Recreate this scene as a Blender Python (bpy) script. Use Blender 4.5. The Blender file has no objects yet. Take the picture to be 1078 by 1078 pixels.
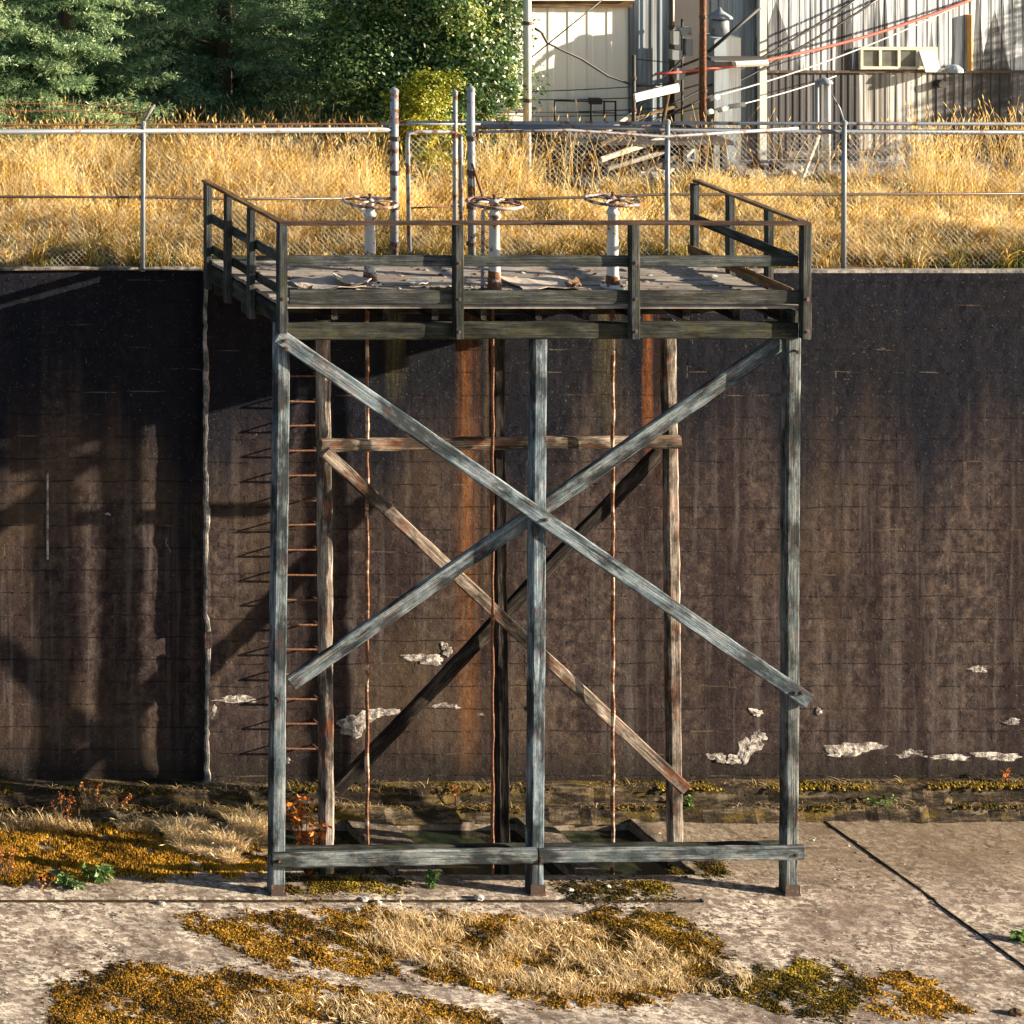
import bpy, math, random
import numpy as np
from mathutils import Vector, Matrix
random.seed(7); rng = np.random.default_rng(11)
R = math.radians
SC = bpy.context.scene; COL = SC.collection
# ---------------------------------------------------------------- camera, light, exposure
FPX, PPM = 3000.0, 70.0                    # focal length in photo pixels, photo pixels per metre at the front frame
HC, DF, X0 = 1419/70.0, 3000/70.0, 22.3    # camera height, distance to the front frame, lateral offset
cam = bpy.data.cameras.new('camera'); co = bpy.data.objects.new('camera', cam); COL.objects.link(co)
co.location = (-X0, -DF, HC); co.rotation_euler = (R(90), 0, 0)
cam.sensor_width = 36; cam.lens = FPX/1078*36
cam.shift_x = (539+1000)/1078; cam.shift_y = -(539+476)/1078
cam.clip_end = 2000; SC.camera = co
SUN = Vector((1.0, -0.30, 0.285)).normalized()
w = bpy.data.worlds.new('World'); SC.world = w; w.use_nodes = True
sky = w.node_tree.nodes.new('ShaderNodeTexSky'); sky.sky_type = 'NISHITA'; sky.sun_disc = False
sky.sun_elevation = math.asin(SUN.z); sky.sun_rotation = math.atan2(SUN.x, SUN.y)
bg = w.node_tree.nodes['Background']; bg.inputs[1].default_value = 0.052
w.node_tree.links.new(sky.outputs[0], bg.inputs[0])
sl = bpy.data.lights.new('sun', 'SUN'); sl.energy = 5.0; sl.angle = R(0.5); sl.color = (1, .83, .62)
so = bpy.data.objects.new('sun', sl); COL.objects.link(so); so.rotation_euler = SUN.to_track_quat('Z', 'Y').to_euler()
SC.view_settings.view_transform = 'Standard'; SC.view_settings.look = 'None'
SC.view_settings.exposure = 2.1; SC.view_settings.gamma = 1

# ---------------------------------------------------------------- helpers
def W(px, py, s):
    return Vector(((px+1000)/(PPM*s) - X0, DF/s - DF, HC - (py+476)/(PPM*s)))
def WX(px, s): return (px+1000)/(PPM*s) - X0
def SY(s): return DF/s - DF
def ZH(h): return HC - h/PPM
def YS(y): return DF/(DF+y)
Z_WALLTOP, S_WALL = ZH(813), .936
Y_WALL = SY(S_WALL); Z_DECK = ZH(797)
WM = {}
def setw(o, parent, M):
    if parent is not None:
        o.parent = parent; o.matrix_basis = WM[parent].inverted() @ M
    else: o.matrix_basis = M
    WM[o] = M.copy()
def thing(name, label, cat, loc, group=None):
    o = bpy.data.objects.new(name, None); o.empty_display_size = .2; COL.objects.link(o)
    setw(o, None, Matrix.Translation(Vector(loc))); o['label'] = label; o['category'] = cat
    if group: o['group'] = group
    return o
def tag(o, label, cat, group=None):
    o['label'] = label; o['category'] = cat
    if group: o['group'] = group
    return o
def struct(o, kind='structure'): o['kind'] = kind; return o
def meshobj(name, V, F, mat, parent=None, M=None, smooth=False, tint=None):
    """V (n,3) array, F list of faces or (m,k) array; in the frame of M (world matrix)"""
    me = bpy.data.meshes.new(name)
    V = np.asarray(V, dtype=np.float32)
    if isinstance(F, np.ndarray):
        k = F.shape[1]; n = len(F)
        me.vertices.add(len(V)); me.vertices.foreach_set('co', V.ravel())
        me.loops.add(n*k); me.loops.foreach_set('vertex_index', F.astype(np.int32).ravel())
        me.polygons.add(n); me.polygons.foreach_set('loop_start', np.arange(0, n*k, k, dtype=np.int32))
        me.polygons.foreach_set('loop_total', np.full(n, k, dtype=np.int32))
        me.update(calc_edges=True)
    else:
        me.from_pydata([tuple(map(float, v)) for v in V], [], [tuple(map(int, f)) for f in F])
    if tint is not None:
        a = me.attributes.new('tint', 'FLOAT', 'POINT'); a.data.foreach_set('value', np.asarray(tint, dtype=np.float32))
    me.validate()
    if smooth: me.polygons.foreach_set('use_smooth', [True]*len(me.polygons))
    if mat: me.materials.append(mat)
    o = bpy.data.objects.new(name, me); COL.objects.link(o)
    setw(o, parent, M if M is not None else (WM[parent] if parent is not None else Matrix.Identity(4)))
    return o
class MB:
    """collects shapes in world coordinates; build() stores them about the parent's (or own) origin"""
    def __init__(s): s.V = []; s.F = []
    def add(s, V, F):
        b = len(s.V); s.V += [Vector(v) for v in V]; s.F += [tuple(i+b for i in f) for f in F]; return s
    def box(s, a, b, bev=0):
        a, b = Vector(a), Vector(b); lo = Vector(map(min, a, b)); hi = Vector(map(max, a, b))
        V = [(x, y, z) for x in (lo.x, hi.x) for y in (lo.y, hi.y) for z in (lo.z, hi.z)]
        return s.add(V, [(0,1,3,2),(4,6,7,5),(0,4,5,1),(2,3,7,6),(0,2,6,4),(1,5,7,3)])
    def tube(s, pts, r, n=8, r2=None, cap=True):
        pts = [Vector(p) for p in pts]; b = len(s.V); m = len(pts)
        up = None
        for i, p in enumerate(pts):
            d = (pts[min(i+1, m-1)] - pts[max(i-1, 0)]).normalized()
            if up is None:
                up = Vector((0,0,1)) if abs(d.z) < .9 else Vector((1,0,0))
            u = d.cross(up).normalized(); v = u.cross(d).normalized(); up = v
            rr = r if r2 is None else r + (r2-r)*i/(m-1)
            if isinstance(r, (list, tuple)): rr = r[i]
            for k in range(n):
                a = 2*math.pi*k/n; s.V.append(p + u*math.cos(a)*rr + v*math.sin(a)*rr)
        for i in range(m-1):
            for k in range(n):
                k2 = (k+1) % n; s.F.append((b+i*n+k, b+i*n+k2, b+(i+1)*n+k2, b+(i+1)*n+k))
        if cap:
            s.F.append(tuple(b+k for k in range(n))[::-1]); s.F.append(tuple(b+(m-1)*n+k for k in range(n)))
        return s
    def lathe(s, c, prof, n=16):
        c = Vector(c); b = len(s.V)
        for r, z in prof:
            for k in range(n):
                a = 2*math.pi*k/n; s.V.append(c + Vector((r*math.cos(a), r*math.sin(a), z)))
        for i in range(len(prof)-1):
            for k in range(n):
                k2 = (k+1) % n; s.F.append((b+i*n+k, b+i*n+k2, b+(i+1)*n+k2, b+(i+1)*n+k))
        s.F.append(tuple(b+k for k in range(n))[::-1]); s.F.append(tuple(b+(len(prof)-1)*n+k for k in range(n)))
        return s
    def build(s, name, mat, parent=None, smooth=False):
        if parent is not None: off = WM[parent].translation; M = WM[parent]
        else:
            xs = np.array([tuple(v) for v in s.V]); off = Vector((xs[:,0].mean(), xs[:,1].mean(), xs[:,2].min())); M = Matrix.Translation(off)
        return meshobj(name, [v-off for v in s.V], s.F, mat, parent, M, smooth)
def beam(name, p0, p1, wd, ht, mat, parent=None, up=(0,0,1), jit=.004, bev=.018, seed=None, smooth=False):
    """weathered timber from p0 to p1: local X along its length, wd across (towards y), ht along up; chamfered worn edges"""
    p0, p1 = Vector(p0), Vector(p1); L = (p1-p0).length; x = (p1-p0).normalized(); up = Vector(up)
    if abs(x.dot(up)) > .97: up = Vector((1,0,0))
    z = (up - x*up.dot(x)).normalized(); y = z.cross(x)
    M = Matrix((x, y, z)).transposed().to_4x4(); M.translation = p0
    rr = random.Random(seed if seed is not None else int(p0.x*991+p1.z*77+wd*1000)+len(WM))
    bev = min(bev, wd*.3, ht*.3)
    n = max(3, int(L/.22)); V = []; F = []
    a, b = wd/2, ht/2
    sec = [(-a+bev,-b),(a-bev,-b),(a,-b+bev),(a,b-bev),(a-bev,b),(-a+bev,b),(-a,b-bev),(-a,-b+bev)]
    wy = wz = 0
    ph = rr.random()*6
    for i in range(n+1):
        t = L*i/n
        wy = .0035*math.sin(t*1.1+ph); wz = .0035*math.sin(t*.8+ph*2)
        e = 0
        if i in (0, n): e = rr.uniform(-.006, .006)
        for (u, v) in sec:
            chip = 1 - (rr.random()**6)*.25*bev/min(a, b)
            V.append((t+e+(rr.uniform(-.006,.006) if i in (0,n) else 0), u*chip+wy+rr.uniform(-jit, jit), v*chip+wz+rr.uniform(-jit, jit)))
    for i in range(n):
        for k in range(8):
            k2 = (k+1) % 8; F.append((i*8+k, i*8+k2, (i+1)*8+k2, (i+1)*8+k))
    F.append(tuple(range(8))[::-1]); F.append(tuple(n*8+k for k in range(8)))
    return meshobj(name, V, F, mat, parent, M, smooth)

# ---------------------------------------------------------------- materials
class NT:
    def __init__(s, name):
        s.m = bpy.data.materials.new(name); s.m.use_nodes = True; s.t = s.m.node_tree; s.b = s.t.nodes['Principled BSDF']
    def n(s, ty, **kw):
        nd = s.t.nodes.new(ty)
        for k, v in kw.items(): setattr(nd, k, v)
        return nd
    def put(s, sock, v):
        if isinstance(v, (int, float)): sock.default_value = v
        elif isinstance(v, (tuple, list)):
            v = tuple(v); sock.default_value = v if len(v) == len(sock.default_value) else v+(1,)
        else: s.t.links.new(v, sock)
    def co(s, kind='Object', scale=(1,1,1), loc=(0,0,0)):
        if kind == 'World': o = s.n('ShaderNodeNewGeometry').outputs['Position']
        else: o = s.n('ShaderNodeTexCoord').outputs[kind]
        mp = s.n('ShaderNodeMapping'); s.t.links.new(o, mp.inputs[0]); mp.inputs['Scale'].default_value = scale; mp.inputs['Location'].default_value = loc
        return mp.outputs[0]
    def noise(s, vec, scale=5, detail=4, rough=.55, dist=0):
        nd = s.n('ShaderNodeTexNoise'); s.put(nd.inputs['Vector'], vec); nd.inputs['Scale'].default_value = scale
        nd.inputs['Detail'].default_value = detail; nd.inputs['Roughness'].default_value = rough; nd.inputs['Distortion'].default_value = dist
        return nd.outputs[0]
    def vor(s, vec, scale=5, feature='F1', out=0):
        nd = s.n('ShaderNodeTexVoronoi', feature=feature); s.put(nd.inputs['Vector'], vec); nd.inputs['Scale'].default_value = scale
        return nd.outputs[out]
    def ramp(s, fac, stops, interp='LINEAR'):
        nd = s.n('ShaderNodeValToRGB'); s.put(nd.inputs[0], fac); cr = nd.color_ramp; cr.interpolation = interp
        while len(cr.elements) < len(stops): cr.elements.new(.5)
        for e, (p, c) in zip(cr.elements, stops):
            e.position = p; e.color = (c, c, c, 1) if isinstance(c, (int, float)) else tuple(c)+(1,)
        return nd.outputs[0]
    def mix(s, f, a, b, mode='MIX'):
        nd = s.n('ShaderNodeMix', data_type='RGBA', blend_type=mode); s.put(nd.inputs[0], f); s.put(nd.inputs[6], a); s.put(nd.inputs[7], b)
        return nd.outputs[2]
    def math(s, op, a, b=0, c=None):
        nd = s.n('ShaderNodeMath', operation=op); s.put(nd.inputs[0], a); s.put(nd.inputs[1], b)
        if c is not None: s.put(nd.inputs[2], c)
        return nd.outputs[0]
    def mr(s, v, a, b, c=0, d=1):
        nd = s.n('ShaderNodeMapRange'); s.put(nd.inputs[0], v)
        for i, x in enumerate((a, b, c, d)): nd.inputs[i+1].default_value = x
        return nd.outputs[0]
    def sep(s, v):
        nd = s.n('ShaderNodeSeparateXYZ'); s.put(nd.inputs[0], v); return nd.outputs
    def comb(s, x, y, z):
        nd = s.n('ShaderNodeCombineXYZ'); s.put(nd.inputs[0], x); s.put(nd.inputs[1], y); s.put(nd.inputs[2], z); return nd.outputs[0]
    def out(s, col, rough=.8, metal=0, bump=None, strength=.5, dist=.02, spec=None):
        s.put(s.b.inputs['Base Color'], col); s.put(s.b.inputs['Roughness'], rough); s.put(s.b.inputs['Metallic'], metal)
        if spec is not None: s.put(s.b.inputs['Specular IOR Level'], spec)
        if bump is not None:
            bp = s.n('ShaderNodeBump'); s.put(bp.inputs['Height'], bump); bp.inputs['Strength'].default_value = strength; bp.inputs['Distance'].default_value = dist
            s.t.links.new(bp.outputs[0], s.b.inputs['Normal'])
        return s.m
def rand(n): return n.n('ShaderNodeObjectInfo').outputs['Random']

def wood(name, dark, mid, light, stain=.35, moss=0, rust=0):
    n = NT(name); r = rand(n)
    base = n.n('ShaderNodeTexCoord').outputs['Object']
    add = n.n('ShaderNodeVectorMath', operation='ADD'); n.put(add.inputs[0], base); n.put(add.inputs[1], n.comb(n.math('MULTIPLY', r, 37), n.math('MULTIPLY', r, 13), 0))
    def sc(x, y, z):
        m = n.n('ShaderNodeMapping'); n.put(m.inputs[0], add.outputs[0]); m.inputs['Scale'].default_value = (x, y, z); return m.outputs[0]
    grain = n.noise(sc(1.1, 75, 75), 1, 4, .6, .3); broad = n.noise(sc(2.2, 9, 9), 1, 6, .7); speck = n.noise(sc(30, 60, 60), 1, 3, .7)
    grain = n.math('ADD', n.math('MULTIPLY', grain, .5), n.math('ADD', n.math('MULTIPLY', broad, .35), n.math('MULTIPLY', speck, .15)))
    crack = n.noise(sc(.55, 15, 15), 1, 5, .75, .9)
    blot = n.noise(sc(1.3, 3, 3), 1, 5, .65)
    col = n.ramp(grain, [(.36, dark), (.49, mid), (.64, light)])
    col = n.mix(n.ramp(blot, [(.44, 0), (.58, stain)]), col, tuple(c*.35 for c in dark))
    ck = n.ramp(crack, [(.37, 1), (.42, 0)])
    col = n.mix(n.math('MULTIPLY', ck, .85), col, (.008, .007, .007))
    if moss: col = n.mix(n.ramp(n.noise(sc(3, 7, 7), 1, 5), [(.5, 0), (.62, moss)]), col, (.10, .11, .02))
    if rust: col = n.mix(n.ramp(n.noise(sc(2.2, 6, 6), 1.3, 5), [(.52, 0), (.66, rust)]), col, (.23, .06, .015))
    col = n.mix(n.math('MULTIPLY', r, .75), col, n.mix(1, col, (.75, .62, .5), 'MULTIPLY'))
    h = n.math('SUBTRACT', grain, n.math('MULTIPLY', ck, .8))
    return n.out(col, .9, 0, h, .5, .010, .1)
M_POST = wood('weathered_blue_grey_timber', (.018,.027,.036), (.10,.145,.18), (.36,.41,.44), .85, 0, .12)
M_REAR = wood('bleached_timber', (.035,.027,.022), (.18,.155,.13), (.55,.51,.47), .85, 0, .35)
M_BLACK = wood('tarred_timber', (.006,.006,.007), (.016,.015,.016), (.12,.11,.10), .7)
M_RAIL = wood('grey_rail_timber', (.010,.013,.016), (.035,.043,.050), (.13,.145,.15), .5, .12)
M_RAILCAP = wood('dark_brown_rail_cap', (.02,.014,.012), (.05,.032,.026), (.12,.08,.06), .4)
M_BEAM = wood('dark_mossy_timber', (.007,.010,.011), (.027,.034,.035), (.09,.10,.095), .7, .15)
M_BROWN = wood('brown_timber', (.05,.03,.018), (.13,.085,.05), (.3,.22,.14), .5, .1)
M_DECK = wood('pale_deck_boards', (.10,.09,.08), (.24,.22,.20), (.42,.39,.36), .5, .08)
M_SILVER = wood('silver_timber', (.16,.16,.15), (.32,.32,.30), (.5,.5,.47), .3)

def rusty(name, paint, amount=.5, sc=9, metal=0):
    n = NT(name); v = n.co('World')
    a = n.noise(v, sc, 6, .65); b = n.noise(v, sc*4, 4, .6)
    rc = n.ramp(b, [(.3, (.03,.013,.008)), (.52, (.12,.042,.016)), (.72, (.28,.14,.06))])
    m = n.ramp(a, [(.70-amount*.4, 0), (.75-amount*.4, 1)])
    return n.out(n.mix(m, paint, rc), n.mix(m, (.45,)*3, (.9,)*3), metal, b, .4, .006)
M_RUST = rusty('rusted_iron', (.2,.1,.06), .95)
M_WIREROD = rusty('rusty_rod', (.42,.30,.22), .66, 4.5)
M_RUSTDK = rusty('dark_rust', (.045,.03,.025), .35)
M_PAINTW = rusty('white_paint_rusting', (.42,.43,.43), .40, 5)
M_WHEEL = rusty('handwheel_paint', (.36,.31,.29), .58, 8)
M_GALV = rusty('galvanised_steel', (.17,.195,.22), .2, 6)
M_GALVR = rusty('galvanised_rusting', (.22,.24,.27), .42, 8)
M_PEDRUST = rusty('rusted_foot_paint', (.3,.27,.24), .72, 7)
M_PIPE = rusty('dull_galvanised_pipe', (.12,.14,.17), .3, 6)
M_WIRE = rusty('galvanised_wire', (.28,.27,.25), .5, 5)
def plain(name, c, rough=.6, var=.25, sc=6, metal=0):
    n = NT(name); v = n.co('Object'); a = n.noise(v, sc, 5, .6)
    return n.out(n.mix(a, tuple(x*(1-var) for x in c), tuple(min(1, x*(1+var)) for x in c)), rough, metal, a, .2, .01)
M_CABLE = plain('black_cable', (.012,.012,.014), .5)
M_RED = plain('red_cable', (.55,.09,.06), .5)
M_WCABLE = plain('grey_white_cable', (.5,.5,.5), .5)
M_WHITE = plain('dirty_white', (.5,.5,.47), .6)
M_JOINTSHADE = plain('joint_shade', (.02,.022,.028), .8, .5)  # unused dark tone for painting shade into the floor groove
M_DARK = plain('dark_scrap', (.025,.024,.026), .7)
M_CREAM = plain('cream_boards', (.5,.47,.38), .7, .3)
M_GLASS = plain('dusty_glass', (.10,.11,.10), .25, .5)
M_PAPER = plain('weathered_sheet', (.34,.29,.24), .85, .45, 9)
M_STONE = plain('pale_stone', (.35,.32,.28), .9, .3)

# concrete retaining wall
def wall_material():
    n = NT('stained_concrete_wall'); P = n.co('World'); x, y, z = n.sep(P)
    big = n.noise(P, .55, 5, .6); fine = n.noise(P, 16, 6, .7); mid = n.noise(P, 5.5, 8, .78)
    st1 = n.noise(n.co('World', (1.9, 1, .12)), 1, 5, .6); st2 = n.noise(n.co('World', (6, 1, .25), (5, 0, 2)), 1, 5, .6)
    col = n.ramp(mid, [(.34, (.009,.007,.008)), (.5, (.038,.029,.028)), (.68, (.095,.070,.057))])
    col = n.mix(n.ramp(st1, [(.40, 0), (.58, .75)]), col, (.016,.011,.013))
    col = n.mix(n.ramp(st2, [(.52, 0), (.68, .6)]), col, (.085,.074,.070))
    col = n.mix(n.ramp(big, [(.47, 0), (.68, .4)]), col, (.085,.06,.036))
    # black algae hanging down from the top of the wall in drips of uneven length
    drip = n.math('ADD', n.math('MULTIPLY', n.math('ADD', n.noise(n.co('World', (1.1, 1, .05)), 1, 3, .5), n.math('MULTIPLY', n.noise(n.co('World', (4.5, 1, .08), (3, 0, 0)), 1, 4, .6), .45)), 5.6), n.math('MULTIPLY', mid, .6))
    depth = n.math('SUBTRACT', Z_WALLTOP+1.35, z)
    al = n.math('SUBTRACT', drip, depth); al = n.mr(al, -.9, .9)
    col = n.mix(n.math('MULTIPLY', al, .9), col, n.mix(mid, (.002,.003,.006), (.008,.011,.019)))
    # wall darkens towards its foot
    ft = n.mr(n.math('ADD', z, n.math('MULTIPLY', mid, -1.0)), .05, .55, 1, 0)
    col = n.mix(n.math('MULTIPLY', ft, .75), col, (.014,.013,.012))
    stk = n.noise(n.co('World', (13, 1, .55), (2, 0, 1)), 1, 5, .7)
    def band(cx, hw, z0, z1, c, a):
        nonlocal col
        wob = n.math('ADD', x, n.math('MULTIPLY', n.math('SUBTRACT', st2, .5), .10))
        d = n.math('ABSOLUTE', n.math('SUBTRACT', wob, cx)); f = n.math('MULTIPLY', n.mr(d, hw*.2, hw*1.25, 1, 0), n.ramp(stk, [(.36, .15), (.6, 1)]))
        g = n.math('MULTIPLY', n.mr(z, z0-.5, z0+.6), n.mr(z, z1, z1+.3, 1, 0))
        f = n.math('MULTIPLY', n.math('MULTIPLY', f, g), n.mr(fine, .3, .6, a*.5, a))
        col = n.mix(f, col, c)
    zz = lambda py: W(0, py, S_WALL).z
    band(WX(492, S_WALL), .19, zz(790), zz(340), (.20,.075,.014), .6)
    band(WX(682, S_WALL), .09, zz(470), zz(330), (.33,.11,.02), .7)
    band(WX(693, S_WALL), .06, zz(520), zz(330), (.03,.012,.006), .8)
    band(WX(416, S_WALL), .16, zz(400), zz(340), (.17,.15,.06), .6)
    band(WX(512, S_WALL), .06, zz(660), zz(340), (.14,.10,.05), .4)
    band(WX(640, S_WALL), .22, zz(450), zz(330), (.13,.11,.05), .5)
    # form-board joints
    wob = n.math('MULTIPLY', n.math('SUBTRACT', n.noise(P, 1.3, 3), .5), .09)
    fr = n.math('FRACT', n.math('DIVIDE', n.math('ADD', z, wob), .36)); ln = n.math('LESS_THAN', n.math('ABSOLUTE', n.math('SUBTRACT', fr, .5)), .028)
    row = n.math('FLOOR', n.math('DIVIDE', z, .36)); wn = n.n('ShaderNodeTexWhiteNoise', noise_dimensions='1D'); n.put(wn.inputs['W'], row)
    fx = n.math('FRACT', n.math('ADD', n.math('DIVIDE', x, 2.4), wn.outputs[0])); lv = n.math('LESS_THAN', n.math('ABSOLUTE', n.math('SUBTRACT', fx, .5)), .004)
    seg = n.ramp(n.noise(n.co('World', (1.6, 1, 2.4)), 1.6, 5, .7), [(.42, 0), (.54, 1)])
    j = n.math('MULTIPLY', n.math('MAXIMUM', ln, lv), seg)
    lightj = n.ramp(n.noise(n.co('World', (.8, 1, 5), (9, 0, 4)), 1.1, 2), [(.57, 0), (.64, .7)])
    col = n.mix(n.math('MULTIPLY', j, .72), col, n.mix(lightj, (.010,.008,.008), (.13,.10,.075)))
    # pitting and pale flecks
    vr = n.vor(P, 24); col = n.mix(n.ramp(vr, [(.10, .55), (.2, 0)]), col, (.012,.01,.01))
    fk = n.ramp(n.noise(P, 26, 4, .8), [(.62, 0), (.70, .6)]); col = n.mix(fk, col, (.22,.19,.16))
    h = n.math('ADD', n.math('MULTIPLY', fine, .5), n.math('ADD', n.math('MULTIPLY', mid, .8), n.math('MULTIPLY', j, -1.1)))
    h = n.math('ADD', h, n.math('MULTIPLY', n.ramp(vr, [(.0, 0), (.22, 1)]), .3))
    return n.out(col, .95, 0, h, .9, .035, .04)
M_WALL = wall_material()
def floor_material(name='worn_concrete_floor', warm=1.0):
    n = NT(name); P = n.co('World'); x, y, z = n.sep(P)
    a = n.noise(P, .5, 5, .6); b = n.noise(n.co('World', (1, .55, 1)), 3.0, 7, .72); c = n.noise(P, 20, 6, .75); d = n.noise(n.co('World', (1, 1.3, 1)), 7.5, 8, .78, .4)
    col = n.ramp(b, [(.34, (.05,.038,.032)), (.5, (.19,.148,.122)), (.66, (.42,.35,.285))])
    fl = n.math('MULTIPLY', n.ramp(d, [(.49, 0), (.53, 1)]), n.ramp(a, [(.35, .35), (.6, 1)]))
    col = n.mix(n.math('MULTIPLY', fl, .85), col, (.68,.63,.54))
    col = n.mix(n.ramp(n.noise(P, .75, 7, .7), [(.46, 0), (.6, .72)]), col, n.mix(d, (.045,.034,.03), (.20,.145,.115)))
    col = n.mix(n.math('MULTIPLY', n.mr(n.math('ADD', x, n.math('MULTIPLY', a, 4)), 3, 9), .35), col, n.mix(d, (.07,.048,.038), (.30,.22,.17)))
    col = n.mix(n.ramp(n.noise(n.co('World', (.35, 2.2, 1)), 1.4, 4), [(.56, 0), (.7, .5)]), col, (.11,.09,.085))
    bd = n.math('MULTIPLY', n.mr(n.math('ADD', y, n.math('MULTIPLY', b, .6)), .1, 1.6), .65)
    col = n.mix(bd, col, n.mix(b, (.055,.045,.03), (.22,.16,.10)))
    col = n.mix(n.ramp(c, [(.28, .6), (.42, 0)]), col, (.05,.04,.035))
    vc = n.vor(n.co('World', (.35, 1, 1)), 1.1, 'DISTANCE_TO_EDGE'); col = n.mix(n.ramp(n.math('ADD', vc, n.math('MULTIPLY', n.math('SUBTRACT', b, .5), .12)), [(.004, .35), (.010, 0)]), col, (.03,.025,.02))
    h = n.math('ADD', n.math('MULTIPLY', fl, .35), n.math('ADD', n.math('MULTIPLY', c, .5), b))
    return n.out(col, .92, 0, h, .8, .035, .08)
M_FLOOR = floor_material()
def ledge_material():
    n = NT('mossy_ledge_concrete'); P = n.co('World')
    a = n.noise(n.co('World', (.5, 3, 3)), 2.8, 7, .75); c = n.noise(P, 14, 5, .7)
    col = n.ramp(a, [(.36, (.008,.007,.006)), (.5, (.03,.023,.016)), (.66, (.16,.125,.085))])
    col = n.mix(n.ramp(n.noise(n.co('World', (.6, 2, 2), (4, 1, 2)), 1.8, 6, .7), [(.51, 0), (.62, .7)]), col, (.11,.075,.012))
    col = n.mix(n.ramp(c, [(.3, .7), (.45, 0)]), col, (.015,.012,.01))
    return n.out(col, .95, 0, n.math('ADD', a, c), 1.0, .05, .1)
M_LEDGE = ledge_material()
def coping_material():
    n = NT('pale_coping'); P = n.co('World'); a = n.noise(P, 6, 6, .7)
    return n.out(n.ramp(a, [(.36, (.03,.03,.035)), (.5, (.13,.125,.12)), (.66, (.34,.30,.26))]), .9, 0, a, .7, .03)
M_COPING = coping_material()
def spall_material():
    n = NT('flaking_white_lime'); P = n.co('World'); a = n.noise(P, 10, 8, .82)
    return n.out(n.ramp(a, [(.40, (.03,.024,.022)), (.5, (.17,.15,.14)), (.6, (.55,.52,.48))]), .9, 0, a, .9, .04)
M_SPALL = spall_material()
def ground_material(name, c1, c2, c3, sc=3):
    n = NT(name); P = n.co('World'); a = n.noise(P, sc, 6, .7); b = n.noise(P, sc*8, 4, .7)
    return n.out(n.mix(n.ramp(b, [(.35, .5), (.5, 0)]), n.ramp(a, [(.3, c1), (.5, c2), (.7, c3)]), tuple(x*.4 for x in c1)), .95, 0, n.math('ADD', a, b), .8, .05, .1)
M_EARTH = ground_material('dry_earth', (.07,.05,.02), (.15,.10,.04), (.24,.17,.07))
M_GRAVEL = ground_material('blue_grey_gravel', (.16,.16,.18), (.30,.31,.34), (.48,.49,.52), 7)
M_JOINT = ground_material('joint_shade_and_dirt', (.012,.010,.008), (.03,.022,.014), (.10,.07,.03), 9)  # painted shade in the cross groove, real dirt in the long joint
M_CURB = ground_material('dirty_pit_concrete', (.04,.034,.026), (.11,.09,.07), (.26,.22,.175), 5)
def water_material():
    n = NT('green_pit_water'); P = n.co('World'); a = n.noise(P, 5, 4, .6)
    return n.out(n.ramp(a, [(.4, (.007,.011,.008)), (.7, (.022,.03,.014))]), .12, 0, a, .08, .02)
M_WATER = water_material()
def tinted(name, stops, rough=.8, spec=.2, trans=0, noise=0):
    n = NT(name); at = n.n('ShaderNodeAttribute'); at.attribute_name = 'tint'
    col = n.ramp(at.outputs['Fac'], stops)
    if trans:
        tr = n.n('ShaderNodeBsdfTranslucent'); n.put(tr.inputs[0], col); ms = n.n('ShaderNodeMixShader'); ms.inputs[0].default_value = trans
        m = n.out(col, rough, 0, spec=spec)
        n.t.links.new(n.b.outputs[0], ms.inputs[1]); n.t.links.new(tr.outputs[0], ms.inputs[2])
        n.t.links.new(ms.outputs[0], n.t.nodes['Material Output'].inputs[0]); return m
    return n.out(col, rough, 0, spec=spec)
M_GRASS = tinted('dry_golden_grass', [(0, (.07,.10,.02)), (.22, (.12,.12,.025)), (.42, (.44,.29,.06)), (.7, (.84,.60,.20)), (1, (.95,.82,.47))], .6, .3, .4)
M_STRAW = tinted('bleached_straw', [(0, (.22,.13,.04)), (.5, (.60,.44,.21)), (1, (.93,.80,.55))], .75, .2, .25)
M_MOSS = tinted('golden_moss', [(0, (.02,.014,.005)), (.3, (.06,.034,.006)), (.6, (.20,.095,.010)), (1, (.46,.25,.03))], .95, .05)
M_MOSSD = tinted('olive_moss', [(0, (.010,.008,.003)), (.4, (.045,.034,.006)), (.75, (.13,.078,.010)), (1, (.38,.28,.03))], .95, .05)
M_NEEDLE = tinted('conifer_needles', [(0, (.035,.065,.03)), (.5, (.16,.265,.13)), (.85, (.32,.43,.22)), (1, (.5,.56,.25))], .45, .4, .35)
M_LEAF = tinted('glossy_leaves', [(0, (.025,.06,.018)), (.5, (.075,.15,.045)), (.85, (.19,.30,.09)), (1, (.36,.34,.06))], .38, .6, .25)
M_YLEAF = tinted('yellow_green_leaves', [(0, (.10,.14,.01)), (.5, (.26,.28,.02)), (1, (.55,.47,.04))], .5, .4, .3)
M_GLEAF = tinted('bright_weed_leaves', [(0, (.03,.08,.02)), (1, (.16,.25,.07))], .5, .3, .25)
M_OLEAF = tinted('orange_dead_leaves', [(0, (.22,.05,.012)), (.5, (.50,.14,.02)), (1, (.75,.30,.06))], .7, .2, .3)
M_BARK = plain('bark', (.07,.05,.035), .9, .4, 9)
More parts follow.
